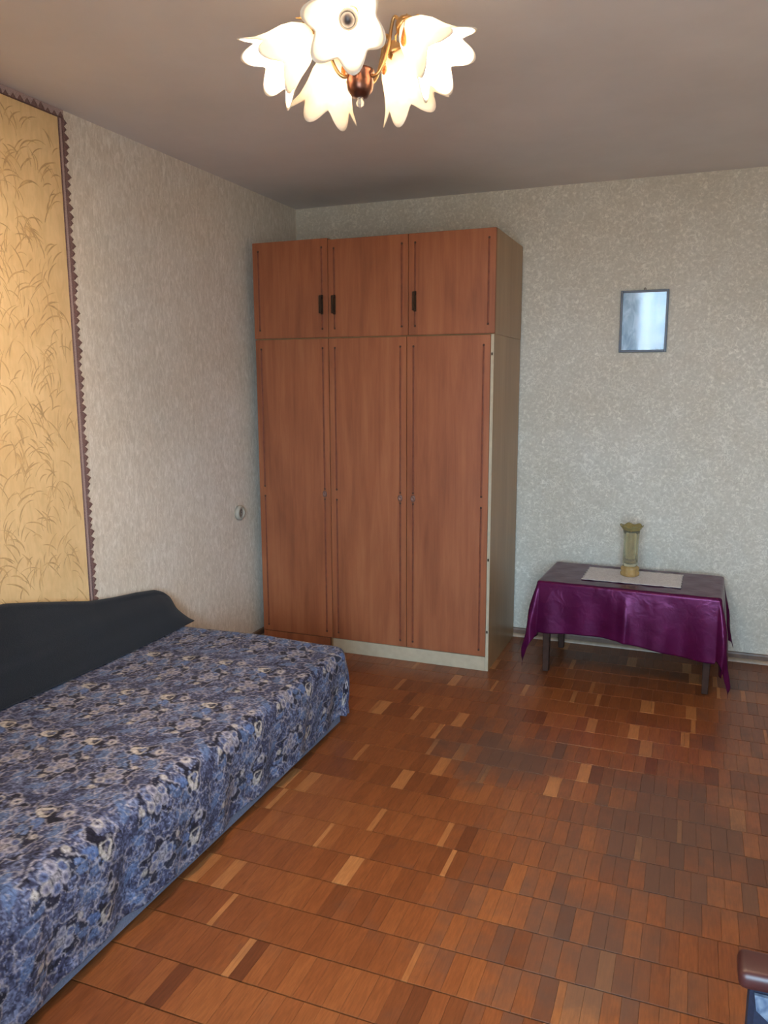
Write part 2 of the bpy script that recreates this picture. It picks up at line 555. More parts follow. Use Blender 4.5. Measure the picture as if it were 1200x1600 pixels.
lbox('paper_sheet', 0.0004, 0.0022, PY0, PY1, 0.055, RH - 0.008, M['gold'], panel)
sv, sf = [], []
def stroke(cy, cz, ang, ln, bend, wid):
    n = 9
    pts = []
    y, z, a = cy, cz, ang
    for i in range(n):
        pts.append((y, z, a))
        y += math.cos(a) * ln / (n - 1)
        z += math.sin(a) * ln / (n - 1)
        a += bend / (n - 1)
    if any(q[0] > PY1 - 0.006 or q[1] > RH - 0.05 for q in pts):
        return
    b0 = len(sv)
    for i, (y, z, a) in enumerate(pts):
        t = i / (n - 1)
        wd = wid * (math.sin(math.pi * (0.08 + 0.88 * t)) ** 0.8)
        ny, nz = -math.sin(a), math.cos(a)
        sv.append((0.0024, y + ny * wd, z + nz * wd))
        sv.append((0.0033, y, z))
        sv.append((0.0024, y - ny * wd, z - nz * wd))
    for i in range(n - 1):
        q = b0 + 3 * i
        sf.extend([(q, q + 3, q + 4, q + 1), (q + 1, q + 4, q + 5, q + 2)])
rs = random.Random(21)
step = 0.105
for iy in range(int((PY1 - PY0) / step) + 1):
    for iz in range(int(RH / step) + 1):
        cy = PY0 + iy * step + rs.uniform(-0.04, 0.04) + (0.06 if iz % 2 else 0)
        cz = iz * step + rs.uniform(-0.04, 0.04)
        if cz < 0.30:
            continue
        lean = rs.uniform(-0.5, 0.5)
        bend_side = rs.choice((-1, 1))
        for j in range(rs.randint(6, 9)):
            side = bend_side if rs.random() < 0.75 else -bend_side
            a = math.pi / 2 + lean + side * rs.uniform(0.0, 0.6)
            stroke(cy + rs.uniform(-0.045, 0.045), cz + rs.uniform(-0.05, 0.05), a, rs.uniform(0.045, 0.115), side * rs.uniform(0.3, 1.6), rs.uniform(0.0015, 0.0034))
pr = from_pd('stroke_print', local(sv, panel), sf, M['stroke'], panel)
pr['kind'] = 'stuff'
# lace border: a woven band with a cord, and pointed scallops
lbox('lace_band', 0.0024, 0.0040, PY1 - 0.004, PY1 + 0.026, 0.055, RH - 0.03, M['lace_light'], panel)
lbox('lace_band', 0.0024, 0.0040, PY0, PY1 + 0.026, RH - 0.03, RH - 0.001, M['lace_light'], panel)
tube('lace_cord', local([(0.0045, PY1 - 0.003, 0.06), (0.0045, PY1 - 0.003, RH - 0.03)], panel), 0.0026, M['lace'], panel, 6)
tube('lace_cord', local([(0.0045, PY1 + 0.014, 0.06), (0.0045, PY1 + 0.014, RH - 0.03)], panel), 0.0020, M['lace'], panel, 6)
tube('lace_cord', local([(0.0045, PY0, RH - 0.031), (0.0045, PY1 + 0.02, RH - 0.031)], panel), 0.0026, M['lace'], panel, 6)
def scallop_mesh(name, w, h, seed):
    rr = random.Random(seed)
    prof = [(0, -w / 2), (h * 0.45, -w * 0.40), (h * 0.70, -w * 0.16), (h, 0.0), (h * 0.74, w * 0.20), (h * 0.40, w * 0.38), (0, w / 2)]
    v = [(0.0000, a, b) for a, b in prof] + [(0.0022, a, b) for a, b in prof] + [(0.0045, h * 0.45, 0.0)]
    n = len(prof)
    f = [tuple(range(n))] + [(i, (i + 1) % n, n + (i + 1) % n, n + i) for i in range(n)] + [(n + i, n + (i + 1) % n, 2 * n) for i in range(n)]
    me = bpy.data.meshes.new(name)
    me.from_pydata(v, [], f)
    me.materials.append(M['lace'])
    bm = bmesh.new(); bm.from_mesh(me); bmesh.ops.recalc_face_normals(bm, faces=bm.faces); bm.to_mesh(me); bm.free()
    return me
sc_me = [scallop_mesh('lace_scallop', 0.030, 0.024, 1), scallop_mesh('lace_scallop', 0.034, 0.031, 2), scallop_mesh('lace_scallop', 0.026, 0.020, 3)]
z, i = RH - 0.045, 0
while z > 0.30:
    me = sc_me[(i * 5 + i // 3) % 3]
    o = bpy.data.objects.new('lace_scallop', me)
    link(o, panel)
    o.location = Vector((0.0032, PY1 + 0.018, z)) - PO
    z -= 0.029 + 0.004 * ((i * 7) % 3 - 1)
    i += 1
y, i = PY1 + 0.012, 0
while y > -3.3:
    me = sc_me[(i * 5 + i // 2) % 3]
    o = bpy.data.objects.new('lace_scallop', me)
    link(o, panel)
    o.location = Vector((0.0032, y, RH - 0.034)) - PO
    o.rotation_euler = (math.radians(90), 0, 0)      # points up against the ceiling edge
    y -= 0.033
    i += 1

# ================================================================== SOFA
SX0, SX1, SY0, SY1 = 0.03, 0.965, -3.66, -1.515       # wall side, front, near, far
M['sofa_grey'] = plain('grey_blue_upholstery', (0.13, 0.15, 0.21), 0.9, var=0.2, scale=150)
M['sofa_foot'] = plain('black_plastic', (0.02, 0.02, 0.02), 0.6)
sofa = thing('sofa', 'long low sofa bed under the blankets against the left wall', 'sofa', (0.5, (SY0 + SY1) / 2, 0))
lbox('base', SX0, SX1 + 0.001, SY0, SY1 - 0.015, 0.018, 0.060, M['sofa_grey'], sofa, 0.006)
lbox('seat', 0.125, SX1 - 0.03, SY0 + 0.02, SY1 - 0.03, 0.061, 0.345, M['sofa_grey'], sofa, 0.03)
lbox('backrest', 0.020, 0.075, SY0 + 0.05, -1.60, 0.061, 0.47, M['sofa_grey'], sofa, 0.02)
for fx in (0.12, SX1 - 0.10):
    for fy in (SY0 + 0.12, SY1 - 0.12):
        lathe('foot', [(0.022, 0.0), (0.026, 0.018)], M['sofa_foot'], sofa, 12, Matrix.Translation(Vector((fx, fy, 0)) - sofa.location))

# ---- flowered bedspread: one sheet over seat, front and far end
def bedspread_mat():
    m, nt, b = mat('blue_flowered_bedspread')
    at = nt.nodes.new('ShaderNodeAttribute')
    at.attribute_name = 'weave'
    v = scaled(nt, (1, 1, 1))
    n = noise(nt, v, 420.0, 2, 0.6)
    col = mixc(nt, 0.55, at.outputs['Color'], ramp(nt, n, [(0.3, (0.62, 0.62, 0.65)), (0.7, (1.15, 1.15, 1.15))]), 'MULTIPLY')
    nt.links.new(col, b.inputs['Base Color'])
    b.inputs['Roughness'].default_value = 0.85
    b.inputs['Specular IOR Level'].default_value = 0.2
    b.inputs['Sheen Weight'].default_value = 0.04
    bump(nt, b, n, 0.5, 0.002)
    return m
M['bedspread'] = bedspread_mat()

def vnoise(x, y, seed=0):
    """smooth value noise on arrays"""
    r = np.random.RandomState(seed)
    tab = r.rand(256, 256)
    xi, yi = np.floor(x).astype(int), np.floor(y).astype(int)
    fx, fy = x - xi, y - yi
    fx, fy = fx * fx * (3 - 2 * fx), fy * fy * (3 - 2 * fy)
    g = lambda a, b: tab[a % 256, b % 256]
    return (g(xi, yi) * (1 - fx) + g(xi + 1, yi) * fx) * (1 - fy) + (g(xi, yi + 1) * (1 - fx) + g(xi + 1, yi + 1) * fx) * fy

def flowered(P, Q):
    """woven flower repeat, 0.385 m along by 0.18 m across; P, Q in metres"""
    TP, TQ = 0.385, 0.18
    wp = P + 0.006 * (vnoise(P * 60, Q * 60, 1) - 0.5) + 0.004 * (vnoise(P * 150, Q * 150, 2) - 0.5)
    wq = Q + 0.006 * (vnoise(P * 60, Q * 60, 3) - 0.5) + 0.004 * (vnoise(P * 150, Q * 150, 4) - 0.5)
    def loc(cp, cq, ang=0.0):
        dp = (wp - cp + TP / 2) % TP - TP / 2
        dq = (wq - cq + TQ / 2) % TQ - TQ / 2
        c, s = math.cos(ang), math.sin(ang)
        return c * dp + s * dq, -s * dp + c * dq
    col = np.zeros(P.shape + (3,))
    n1 = vnoise(P * 90, Q * 90, 5)
    n2 = vnoise(P * 230, Q * 230, 6)
    n3 = vnoise(P * 28, Q * 28, 7)
    dark, mid, lite = np.array((0.018, 0.014, 0.034)), np.array((0.085, 0.090, 0.175)), np.array((0.28, 0.32, 0.49))
    f = np.clip(0.42 * n1 + 0.58 * n2 + 0.5 * (n3 - 0.5), 0, 1)[..., None]
    col[:] = np.where(f < 0.5, dark + (mid - dark) * (f / 0.5), mid + (lite - mid) * ((f - 0.5) / 0.5))
    def paint(mask, c, amt=1.0):
        m = (np.clip(mask, 0, 1) * amt)[..., None]
        col[:] = col * (1 - m) + np.array(c) * m
    soft = lambda d, w=0.0022: np.clip(0.5 - d / (2 * w), 0, 1)
    PLUM, CREAM, LILAC, BLUE, PALE = (0.014, 0.008, 0.018), (0.76, 0.66, 0.56), (0.38, 0.35, 0.43), (0.165, 0.235, 0.42), (0.60, 0.53, 0.56)
    def leaf(cp, cq, ang, a, b, c):
        x, y = loc(cp, cq, ang)
        d = np.abs(y) - b * np.clip(1 - (x / a) ** 2, 0, 1) * (1 + 0.25 * x / a)
        d = np.where(np.abs(x) > a, 1, d)
        paint(soft(d), c, 0.9)
        vein = soft(np.abs(y - 0.3 * b * np.sin(x * 260)) - 0.0012, 0.0012) * soft(d + 0.004)
        paint(vein, (0.05, 0.06, 0.16), 0.6)
        return d
    def wavy(cp, cq, ap, aq, lobes, depth, ph, ang=0.0):
        x, y = loc(cp, cq, ang)
        th = np.arctan2(y / aq, x / ap)
        r = np.sqrt((x / ap) ** 2 + (y / aq) ** 2)
        rim = 1 + depth * np.sin(lobes * th + ph) + 0.5 * depth * np.sin((lobes * 2 - 1) * th + 2.1 * ph)
        return (r - rim) * min(ap, aq)
    for args in ((0.10, 0.045, 0.9, 0.040, 0.016), (0.125, 0.125, -0.6, 0.036, 0.014), (-0.05, 0.085, 2.4, 0.042, 0.017), (-0.035, -0.03, 0.4, 0.038, 0.018),
                 (0.30, 0.10, 1.9, 0.036, 0.015), (0.155, -0.02, 0.2, 0.034, 0.016), (0.29, 0.005, -0.7, 0.038, 0.017)):
        leaf(*args, BLUE)
    # motif A: open rose + ring flower
    dA = wavy(0.0, 0.024, 0.042, 0.066, 5, 0.17, 0.6)
    paint(soft(dA) * (vnoise(P * 55, Q * 55, 13) > 0.42), PLUM, 0.9)
    paint(soft(np.abs(dA) - 0.0020), PALE, 0.95)
    x, y = loc(0.0, -0.004)
    r = np.hypot(x, y * 0.9); th = np.arctan2(y, x)
    ring = np.abs(r - 0.0185 - 0.003 * np.sin(3 * th)) - (0.0056 - 0.0040 * np.cos(th - 1.3))
    paint(soft(ring), CREAM)
    paint(soft(r - 0.0065), (0.22, 0.20, 0.24), 0.8)
    x, y = loc(0.012, 0.057)
    r = np.hypot(x * 0.9, y); th = np.arctan2(y, x)
    paint(soft(r - 0.0205 - 0.003 * np.sin(5 * th)), LILAC)
    paint(soft(np.abs(r - 0.011) - 0.0028), CREAM, 0.85)
    paint(soft(r - 0.0045), PLUM)
    leaf(-0.052, 0.010, -0.5, 0.030, 0.0155, (0.165, 0.255, 0.52))
    # motif B: large many petalled flower
    dB = wavy(0.218, 0.018, 0.082, 0.060, 7, 0.20, 1.9)
    paint(soft(dB) * (vnoise(P * 60, Q * 60, 11) > 0.45), PLUM, 0.85)
    paint(soft(np.abs(dB) - 0.0020), PALE, 0.95)
    for k in range(6):
        a = k * math.pi / 3 + 0.4
        x, y = loc(0.218 + 0.034 * math.cos(a), 0.018 + 0.026 * math.sin(a))
        r = np.hypot(x, y)
        paint(soft(r - 0.0165), LILAC if k % 2 else (0.17, 0.215, 0.40), 0.92)
        paint(soft(np.abs(r - 0.0135) - 0.0022), CREAM if k % 3 == 0 else PALE, 0.75)
        paint(soft(r - 0.005), (0.07, 0.07, 0.15), 0.8)
    x, y = loc(0.218, 0.018)
    r = np.hypot(x, y)
    paint(soft(r - 0.013), PALE)
    paint(soft(np.abs(r - 0.008) - 0.002), PLUM, 0.7)
    for cp, cq in ((0.150, 0.012), (0.285, 0.052)):
        x, y = loc(cp, cq)
        paint(soft(np.hypot(x, y) - 0.011), CREAM, 0.8)
    for (cp, cq, ap, aq, lo_, ph_) in ((0.11, 0.10, 0.048, 0.030, 4, 0.3), (0.315, 0.075, 0.044, 0.034, 5, 2.0), (-0.045, 0.135, 0.040, 0.026, 4, 1.2)):
        dd = wavy(cp, cq, ap, aq, lo_, 0.2, ph_, 0.5)
        paint(soft(np.abs(dd) - 0.0019), PALE, 0.8)
    # wandering stem outline
    dl = np.abs(((wq - 0.105 - 0.020 * np.sin(2 * math.pi * wp / TP * 3) - 0.009 * np.sin(2 * math.pi * wp / TP * 7 + 1)) + TQ / 2) % TQ - TQ / 2)
    paint(soft(dl - 0.0022), PALE, 0.65)
    flecks = (vnoise(P * 170, Q * 170, 17) > 0.80) * (vnoise(P * 20, Q * 20, 18) > 0.45)
    paint(flecks * 1.0, PALE, 0.45)
    g = (0.50 + 0.98 * n2)[..., None]
    return np.clip(col * g * 0.60, 0, 1)

def drape(a, b, A1, B1, zt, R, square=True, flare=None):
    """a, b: sheet coordinates; past A1 (towards +x) and B1 (towards +y) the sheet hangs. Returns x, y, z."""
    da, db = np.maximum(a - A1, 0), np.maximum(b - B1, 0)
    d = np.maximum(da, db) if square else np.hypot(da, db)
    th = np.arctan2(db, da)
    ho = np.where(d < R * math.pi / 2, R * np.sin(np.clip(d / R, 0, math.pi / 2)), R)
    zo = np.where(d < R * math.pi / 2, R * (1 - np.cos(np.clip(d / R, 0, math.pi / 2))), R + (d - R * math.pi / 2))
    return np.minimum(a, A1) + ho * np.cos(th) * (d > 0), np.minimum(b, B1) + ho * np.sin(th) * (d > 0), zt - zo, d, th

def grid_mesh(name, X, Y, Z, m, parent=None, thick=0.0, smooth=True):
    na, nb = X.shape
    v = np.stack([X, Y, Z], -1).reshape(-1, 3)
    i = np.arange(na * nb).reshape(na, nb)
    f = np.stack([i[:-1, :-1], i[1:, :-1], i[1:, 1:], i[:-1, 1:]], -1).reshape(-1, 4)
    me = bpy.data.meshes.new(name)
    me.vertices.add(len(v)); me.vertices.foreach_set('co', v.astype(np.float32).ravel())
    me.loops.add(f.size); me.loops.foreach_set('vertex_index', f.astype(np.int32).ravel())
    me.polygons.add(len(f)); me.polygons.foreach_set('loop_start', np.arange(0, f.size, 4, dtype=np.int32))
    me.polygons.foreach_set('loop_total', np.full(len(f), 4, dtype=np.int32))
    me.update(calc_edges=True)
    me.validate()
    me.materials.append(m)
    if smooth:
        me.shade_smooth()
    o = link(bpy.data.objects.new(name, me), parent)
    if thick:
        md = o.modifiers.new('thickness', 'SOLIDIFY')
        md.thickness = thick
        md.offset = -1.0
    return o

RES = 0.0036
R = 0.055
AE, BE = SX1 + 0.02 - R, SY1 + 0.012 - R               # where the roll-over starts
a = np.arange(0.135, AE + R * math.pi / 2 + 0.270, RES)
b = np.arange(SY0 - 0.02, BE + R * math.pi / 2 + 0.275, RES)
A, B = np.meshgrid(a, b, indexing='ij')
ZT = 0.380
X, Y, Z, D, TH = drape(A, B, AE, BE, ZT, R)
# the seat sinks a little, the sides belly and ripple
onTop = 1 - sstep(0, 0.06, D)
Z = Z + onTop * (0.008 * np.sin((B + 1.2) * 2.3) + 0.007 * np.sin(A * 7 + B * 1.7) - 0.010 * sstep(0.55, 0.9, A))
hang = sstep(0.05, 0.28, D)
wob = 0.008 * np.sin(B * 9.0 + 0.6) + 0.005 * np.sin(B * 23.0 + A * 3) + 0.003 * np.sin(B * 47)
front = np.cos(TH) * (D > 0); far = np.sin(TH) * (D > 0)
belly = 0.016 * np.sin(np.clip(D / 0.30, 0, 1) * math.pi)
X = X + front * (belly + wob * hang)
Y = Y + far * (belly + 0.006 * np.sin(A * 21) * hang)
corner = np.clip(1 - np.abs(TH - math.pi / 4) / (math.pi / 4), 0, 1) * (np.minimum(np.maximum(A - AE, 0), np.maximum(B - BE, 0)) > 0)
X = X + corner * hang * 0.020
Y = Y + corner * hang * 0.012
Z = np.maximum(Z + 0.004 * np.sin(B * 31) * hang, 0.024) + 0.006 * (D > 0) * 0
bed = grid_mesh('bedspread', X, Y, Z, M['bedspread'], thick=0.003)
QF = np.where(A > AE + 0.02, 0.81 + (ZT - 0.315) - (A - AE - 0.02), A)
cc = flowered(B + 2.28 + 0.0, QF - 0.81)
ca = bed.data.color_attributes.new('weave', 'FLOAT_COLOR', 'POINT')
ca.data.foreach_set('color', np.concatenate([cc, np.ones(cc.shape[:2] + (1,))], -1).astype(np.float32).ravel())
tag(bed, 'blue bedspread woven with cream and plum flowers over the sofa seat', 'bedspread')

# ---- dark blanket over the backrest
def dark_fabric():
    m, nt, b = mat('charcoal_blanket')
    v = scaled(nt, (1, 1, 1))
    n = noise(nt, v, 260.0, 3, 0.6)
    n2 = noise(nt, v, 6.0, 3, 0.6)
    nt.links.new(mixc(nt, n2, ramp(nt, n, [(0.3, (0.006, 0.008, 0.013)), (0.7, (0.012, 0.015, 0.022))]), (0.008, 0.009, 0.013)), b.inputs['Base Color'])
    b.inputs['Roughness'].default_value = 0.95
    b.inputs['Specular IOR Level'].default_value = 0.15
    b.inputs['Sheen Weight'].default_value = 0.10
    b.inputs['Sheen Roughness'].default_value = 0.6
    bump(nt, b, math_n(nt, 'ADD', n, n2), 0.4, 0.004)
    return m
M['dark'] = dark_fabric()
ys = np.linspace(-3.64, -1.462, 190)
hy = np.interp(ys, [-3.64, -3.0, -2.7, -2.42, -2.2, -2.0, -1.85, -1.7, -1.58, -1.535, -1.505, -1.48, -1.462],
               [0.745, 0.74, 0.722, 0.685, 0.632, 0.583, 0.560, 0.543, 0.524, 0.508, 0.485, 0.445, 0.400])
ts = np.linspace(0, 1, 60)
DX, DY, DZ = [], [], []
for yv, h in zip(ys, hy):
    e = sstep(-1.58, -1.462, np.array(yv))
    xb = 0.165
    zb = ZT + 0.005 + 0.008 * math.sin((yv + 1.2) * 2.3) + 0.007 * math.sin(xb * 7 + yv * 1.7)
    xt = 0.052 + 0.02 * float(e)
    row = []
    for t in ts:
        if t < 0.66:
            q = t / 0.66
            x = xb + (xt - xb) * q
            z = zb + (h - zb) * q
            x += 0.010 * math.sin(math.pi * q) * (1 - float(e))
        else:
            q = (t - 0.66) / 0.34
            if q < 0.45:
                g = q / 0.45 * math.pi
                x = (xt + 0.016) / 2 + (xt - 0.016) / 2 * math.cos(g)
                z = h + 0.018 * math.sin(g) * (1 - 0.6 * float(e))
            else:
                x = 0.016
                z = h - (q - 0.45) / 0.55 * 0.12
        fold = 0.006 * math.sin(z * 60 + yv * 2.2) * math.sin(math.pi * min(t / 0.66, 1)) + 0.004 * math.sin(z * 24 - yv * 5)* math.sin(math.pi * min(t / 0.66, 1))
        row.append((max(x + fold, 0.015), yv + 0.004 * math.sin(z * 40), z))
    row = np.array(row)
    DX.append(row[:, 0]); DY.append(row[:, 1]); DZ.append(row[:, 2])
blk = grid_mesh('blanket', np.array(DX), np.array(DY), np.array(DZ), M['dark'], thick=-0.004)
tag(blk, 'plain dark charcoal blanket draped over the sofa backrest by the wall', 'blanket')

# ================================================================== WARDROBES
def recess_slab(name, w, h, t, rects, depth, m, m2, parent, loc, bev=0.002):
    """slab in the xz plane, front face at y=0 (towards -y), with rectangular recesses cut into the front"""
    xs = sorted({0, w} | {r[0] for r in rects} | {r[1] for r in rects})
    zs = sorted({0, h} | {r[2] for r in rects} | {r[3] for r in rects})
    bm = bmesh.new()
    V = {}
    def vert(x, y, z):
        k = (round(x, 5), round(y, 5), round(z, 5))
        if k not in V:
            V[k] = bm.verts.new(k)
        return V[k]
    def quad(*p):
        fc = bm.faces.new([vert(*q) for q in p])
        if all(0 < q[0] < w and 0 < q[2] < h for q in p) and any(abs(q[1] - depth) < 1e-6 for q in p):
            fc.material_index = 1
    inside = lambda x, z: any(r[0] < x < r[1] and r[2] < z < r[3] for r in rects)
    lev = {}
    for i in range(len(xs) - 1):
        for j in range(len(zs) - 1):
            lev[i, j] = depth if inside((xs[i] + xs[i + 1]) / 2, (zs[j] + zs[j + 1]) / 2) else 0.0
            y = lev[i, j]
            quad((xs[i], y, zs[j]), (xs[i + 1], y, zs[j]), (xs[i + 1], y, zs[j + 1]), (xs[i], y, zs[j + 1]))
            quad((xs[i], t, zs[j]), (xs[i], t, zs[j + 1]), (xs[i + 1], t, zs[j + 1]), (xs[i + 1], t, zs[j]))
    for (i, j), y in lev.items():
        o = lev.get((i + 1, j))
        if o is not None and o != y:
            quad((xs[i + 1], y, zs[j]), (xs[i + 1], o, zs[j]), (xs[i + 1], o, zs[j + 1]), (xs[i + 1], y, zs[j + 1]))
        o = lev.get((i, j + 1))
        if o is not None and o != y:
            quad((xs[i], y, zs[j + 1]), (xs[i + 1], y, zs[j + 1]), (xs[i + 1], o, zs[j + 1]), (xs[i], o, zs[j + 1]))
    for j in range(len(zs) - 1):
        quad((0, 0, zs[j]), (0, 0, zs[j + 1]), (0, t, zs[j + 1]), (0, t, zs[j]))
        quad((w, 0, zs[j]), (w, t, zs[j]), (w, t, zs[j + 1]), (w, 0, zs[j + 1]))
    for i in range(len(xs) - 1):
        quad((xs[i], 0, 0), (xs[i], t, 0), (xs[i + 1], t, 0), (xs[i + 1], 0, 0))
        quad((xs[i], 0, h), (xs[i + 1], 0, h), (xs[i + 1], t, h), (xs[i], t, h))
    o = from_bm(name, bm, m, parent)
    o.data.materials.append(m2)
    o.location = loc
    if bev:
        md = o.modifiers.new('edge', 'BEVEL')
        md.width = bev
        md.segments = 1
        md.limit_method = 'ANGLE'
    return o

YF, YB = -0.650, -0.030
GW, GD, GI = 0.007, 0.0045, 0.031           # groove width, depth, inset from the door edge
def door_at(parent, x0, x1, z0, z1, pull=None, keys=False, skew=0.0):
    """pull: 'left'/'right' side carrying the hardware"""
    l = parent.location
    w_, h_ = x1 - x0, z1 - z0
    rects = []
    mid = h_ * 0.495
    for gx in (GI, w_ - GI - GW):
        if keys:
            rects += [(gx, gx + GW, 0.035, mid - 0.028), (gx, gx + GW, mid + 0.028, h_ - 0.05)]
        else:
            rects += [(gx, gx + GW, 0.045, h_ - 0.045)]
    d = recess_slab('door', w_, h_, 0.018, rects, GD, M['cherry'], M['groove_red'], parent, (x0 - l.x, YF - l.y, z0 - l.z), 0.0015)
    # round router ends of the grooves
    for (ra, rb, za, zb) in rects:
        for zz in (za, zb):
            mt = Matrix.Translation((0.5 * (ra + rb), 0.0, zz)) @ Matrix.Rotation(math.radians(90), 4, 'X')
            lathe('groove_end', [(0.0058, 0.0004), (0.0058, -0.001), (0.0045, -0.0012), (0.0035, 0.0006)], M['groove_dark'], d, 10, mt)
    hx = GI + GW / 2 if pull == 'left' else w_ - GI - GW / 2
    if pull and not keys:
        hz = h_ * 0.335
        bm = bmesh.new()
        bm_box(bm, hx - 0.0075, hx + 0.0075, -0.0035, 0.0, hz - 0.050, hz + 0.050, 0.0015)
        bm_box(bm, hx - 0.0055, hx + 0.0055, -0.024, -0.0035, hz - 0.042, hz - 0.030, 0.0015)
        bm_box(bm, hx - 0.0055, hx + 0.0055, -0.024, -0.0035, hz + 0.030, hz + 0.042, 0.0015)
        bm_box(bm, hx - 0.0065, hx + 0.0065, -0.032, -0.023, hz - 0.046, hz + 0.046, 0.003)
        hd = from_bm('handle', bm, M['bronze'], d)
        hd['label'] = 'dark bronze pull handle'
    if pull and keys:
        kx = hx
        mt = Matrix.Translation((kx, 0.0, mid)) @ Matrix.Rotation(math.radians(90), 4, 'X')
        k = lathe('keyhole_plate', [(0.013, 0.0), (0.013, 0.003), (0.009, 0.005), (0.004, 0.0052), (0.003, 0.002)], M['key_brass'], d, 16, mt)
        for v in k.data.vertices:
            v.co.z = mid + (v.co.z - mid) * 1.45
    return d
M['groove_red'] = plain('routed_groove_stain', (0.19, 0.048, 0.020), 0.5, var=0.2)
M['groove_dark'] = plain('groove_end_stain', (0.075, 0.026, 0.014), 0.6)  # dark brown of the round dots at the groove ends
M['key_brass'] = plain('dull_pinkish_metal', (0.20, 0.10, 0.075), 0.45, 0.4)

def lower_unit(x0, x1, doors, label):
    H = 1.736
    root = thing('wardrobe', label, 'wardrobe', ((x0 + x1) / 2, (YF + YB) / 2, 0), 0, 'lower wardrobe units')
    t = 0.016
    for sx in (x0, x1 - t):
        vis = sx > 1.3                                   # only this panel's front edge is not covered by a door
        lbox('side_panel', sx, sx + t, YF + (0.0015 if vis else 0.0185), YB, 0.0, H, M['side'], root, 0.001)
        if vis:
            lbox('edge_band', sx + 0.0005, sx + t - 0.0005, YF, YF + 0.0014, 0.001, H - 0.001, M['edge'], root)
    lbox('top_panel', x0 + t + 0.0005, x1 - t - 0.0005, YF + 0.02, YB, H - t, H, M['side'], root, 0.001)
    lbox('bottom_panel', x0 + t + 0.0005, x1 - t - 0.0005, YF + 0.02, YB, 0.076, 0.076 + t, M['side'], root, 0.001)
    lbox('back_panel', x0 + t + 0.0005, x1 - t - 0.0005, YB - 0.005, YB - 0.001, 0.0925, H - t - 0.001, M['side'], root)
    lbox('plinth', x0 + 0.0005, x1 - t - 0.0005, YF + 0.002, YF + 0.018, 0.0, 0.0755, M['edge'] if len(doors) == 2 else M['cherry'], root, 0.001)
    for (a, b_, side) in doors:
        door_at(root, a, b_, 0.0785, H - 0.002, side, True)
    if len(doors) == 2:
        for hz in (1.640, 0.60, 0.215):
            l = root.location
            k = box('hinge_pin', x1 - 0.013 - l.x, x1 - 0.005 - l.x, YF - 0.004 - l.y, YF - 0.0002 - l.y, hz - 0.007, hz + 0.007, M['bronze'], root, 0.001)
    return root
def upper_unit(x0, x1, z0, z1, doors, label):
    root = thing('top_cabinet', label, 'cabinet', ((x0 + x1) / 2, (YF + YB) / 2, z0), 0, 'top cabinets on the wardrobes')
    t = 0.016
    for sx in (x0, x1 - t):
        lbox('side_panel', sx, sx + t, YF + 0.019, YB, z0, z1, M['side'], root, 0.001)
    lbox('top_panel', x0 + t + 0.0005, x1 - t - 0.0005, YF + 0.02, YB, z1 - t, z1, M['side'], root, 0.001)
    lbox('bottom_panel', x0 + t + 0.0005, x1 - t - 0.0005, YF + 0.02, YB, z0, z0 + t, M['side'], root, 0.001)
    lbox('back_panel', x0 + t + 0.0005, x1 - t - 0.0005, YB - 0.005, YB - 0.001, z0 + t + 0.001, z1 - t - 0.001, M['side'], root)
    for (a, b_, side) in doors:
        door_at(root, a, b_, z0 + 0.004, z1 - 0.001, side, False)
    return root
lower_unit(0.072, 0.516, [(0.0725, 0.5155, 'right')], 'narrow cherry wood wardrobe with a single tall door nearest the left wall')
lower_unit(0.518, 1.414, [(0.5185, 0.9570, 'right'), (0.9600, 1.3965, 'left')], 'wide two door cherry wood wardrobe with cream plinth beside the purple table')
upper_unit(0.068, 0.517, 1.7362, 2.247, [(0.0685, 0.5165, 'right')], 'single door top cabinet on the narrow wardrobe nearest the left wall')
upper_unit(0.519, 1.416, 1.7362, 2.238, [(0.5195, 0.9655, 'left'), (0.9680, 1.4155, 'left')], 'two door top cabinet standing on the wide wardrobe')

# ================================================================== PICTURE
def print_mat():
    m, nt, b = mat('pale_blue_print')
    v = scaled(nt, (1, 1, 1))
    n = noise(nt, nd(nt, 'ShaderNodeMapping', {'Vector': v, 'Scale': (1.0, 1.0, 0.45)}).outputs[0], 22.0, 4, 0.6, 0.8)
    sep = nd(nt, 'ShaderNodeSeparateXYZ', {0: v})
    n2 = noise(nt, v, 9.0, 2, 0.5)
    col = ramp(nt, n, [(0.32, (0.16, 0.25, 0.36)), (0.5, (0.30, 0.40, 0.52)), (0.66, (0.50, 0.60, 0.72))])
    band = math_n(nt, 'ADD', math_n(nt, 'MULTIPLY', math_n(nt, 'ABSOLUTE', math_n(nt, 'SUBTRACT', sep.outputs[0], 0.012)), 12.0), math_n(nt, 'MULTIPLY', n2, 0.5))
    col = mixc(nt, ramp(nt, band, [(0.40, (1, 1, 1)), (0.85, (0, 0, 0))]), col, (0.62, 0.72, 0.84))
    nt.links.new(col, b.inputs['Base Color'])
    b.inputs['Roughness'].default_value = 0.35
    return m
M['print'] = print_mat()
M['frame'] = plain('dark_grey_blue_frame', (0.050, 0.052, 0.075), 0.4, var=0.2)
def pane_mat():
    m, nt, b = mat('picture_glass')
    out = nt.nodes['Material Output']
    tr = nd(nt, 'ShaderNodeBsdfTransparent', {'Color': (0.97, 0.98, 0.98, 1)})
    gl = nd(nt, 'ShaderNodeBsdfGlossy', {'Color': (1, 1, 1, 1), 'Roughness': 0.06})
    fr = nd(nt, 'ShaderNodeFresnel', {'IOR': 1.22})
    mx = nd(nt, 'ShaderNodeMixShader', {0: fr.outputs[0], 1: tr.outputs[0], 2: gl.outputs[0]})
    nt.links.new(mx.outputs[0], out.inputs[0])
    nt.nodes.remove(b)
    return m
M['pane'] = pane_mat()
pw, ph = 0.243, 0.322
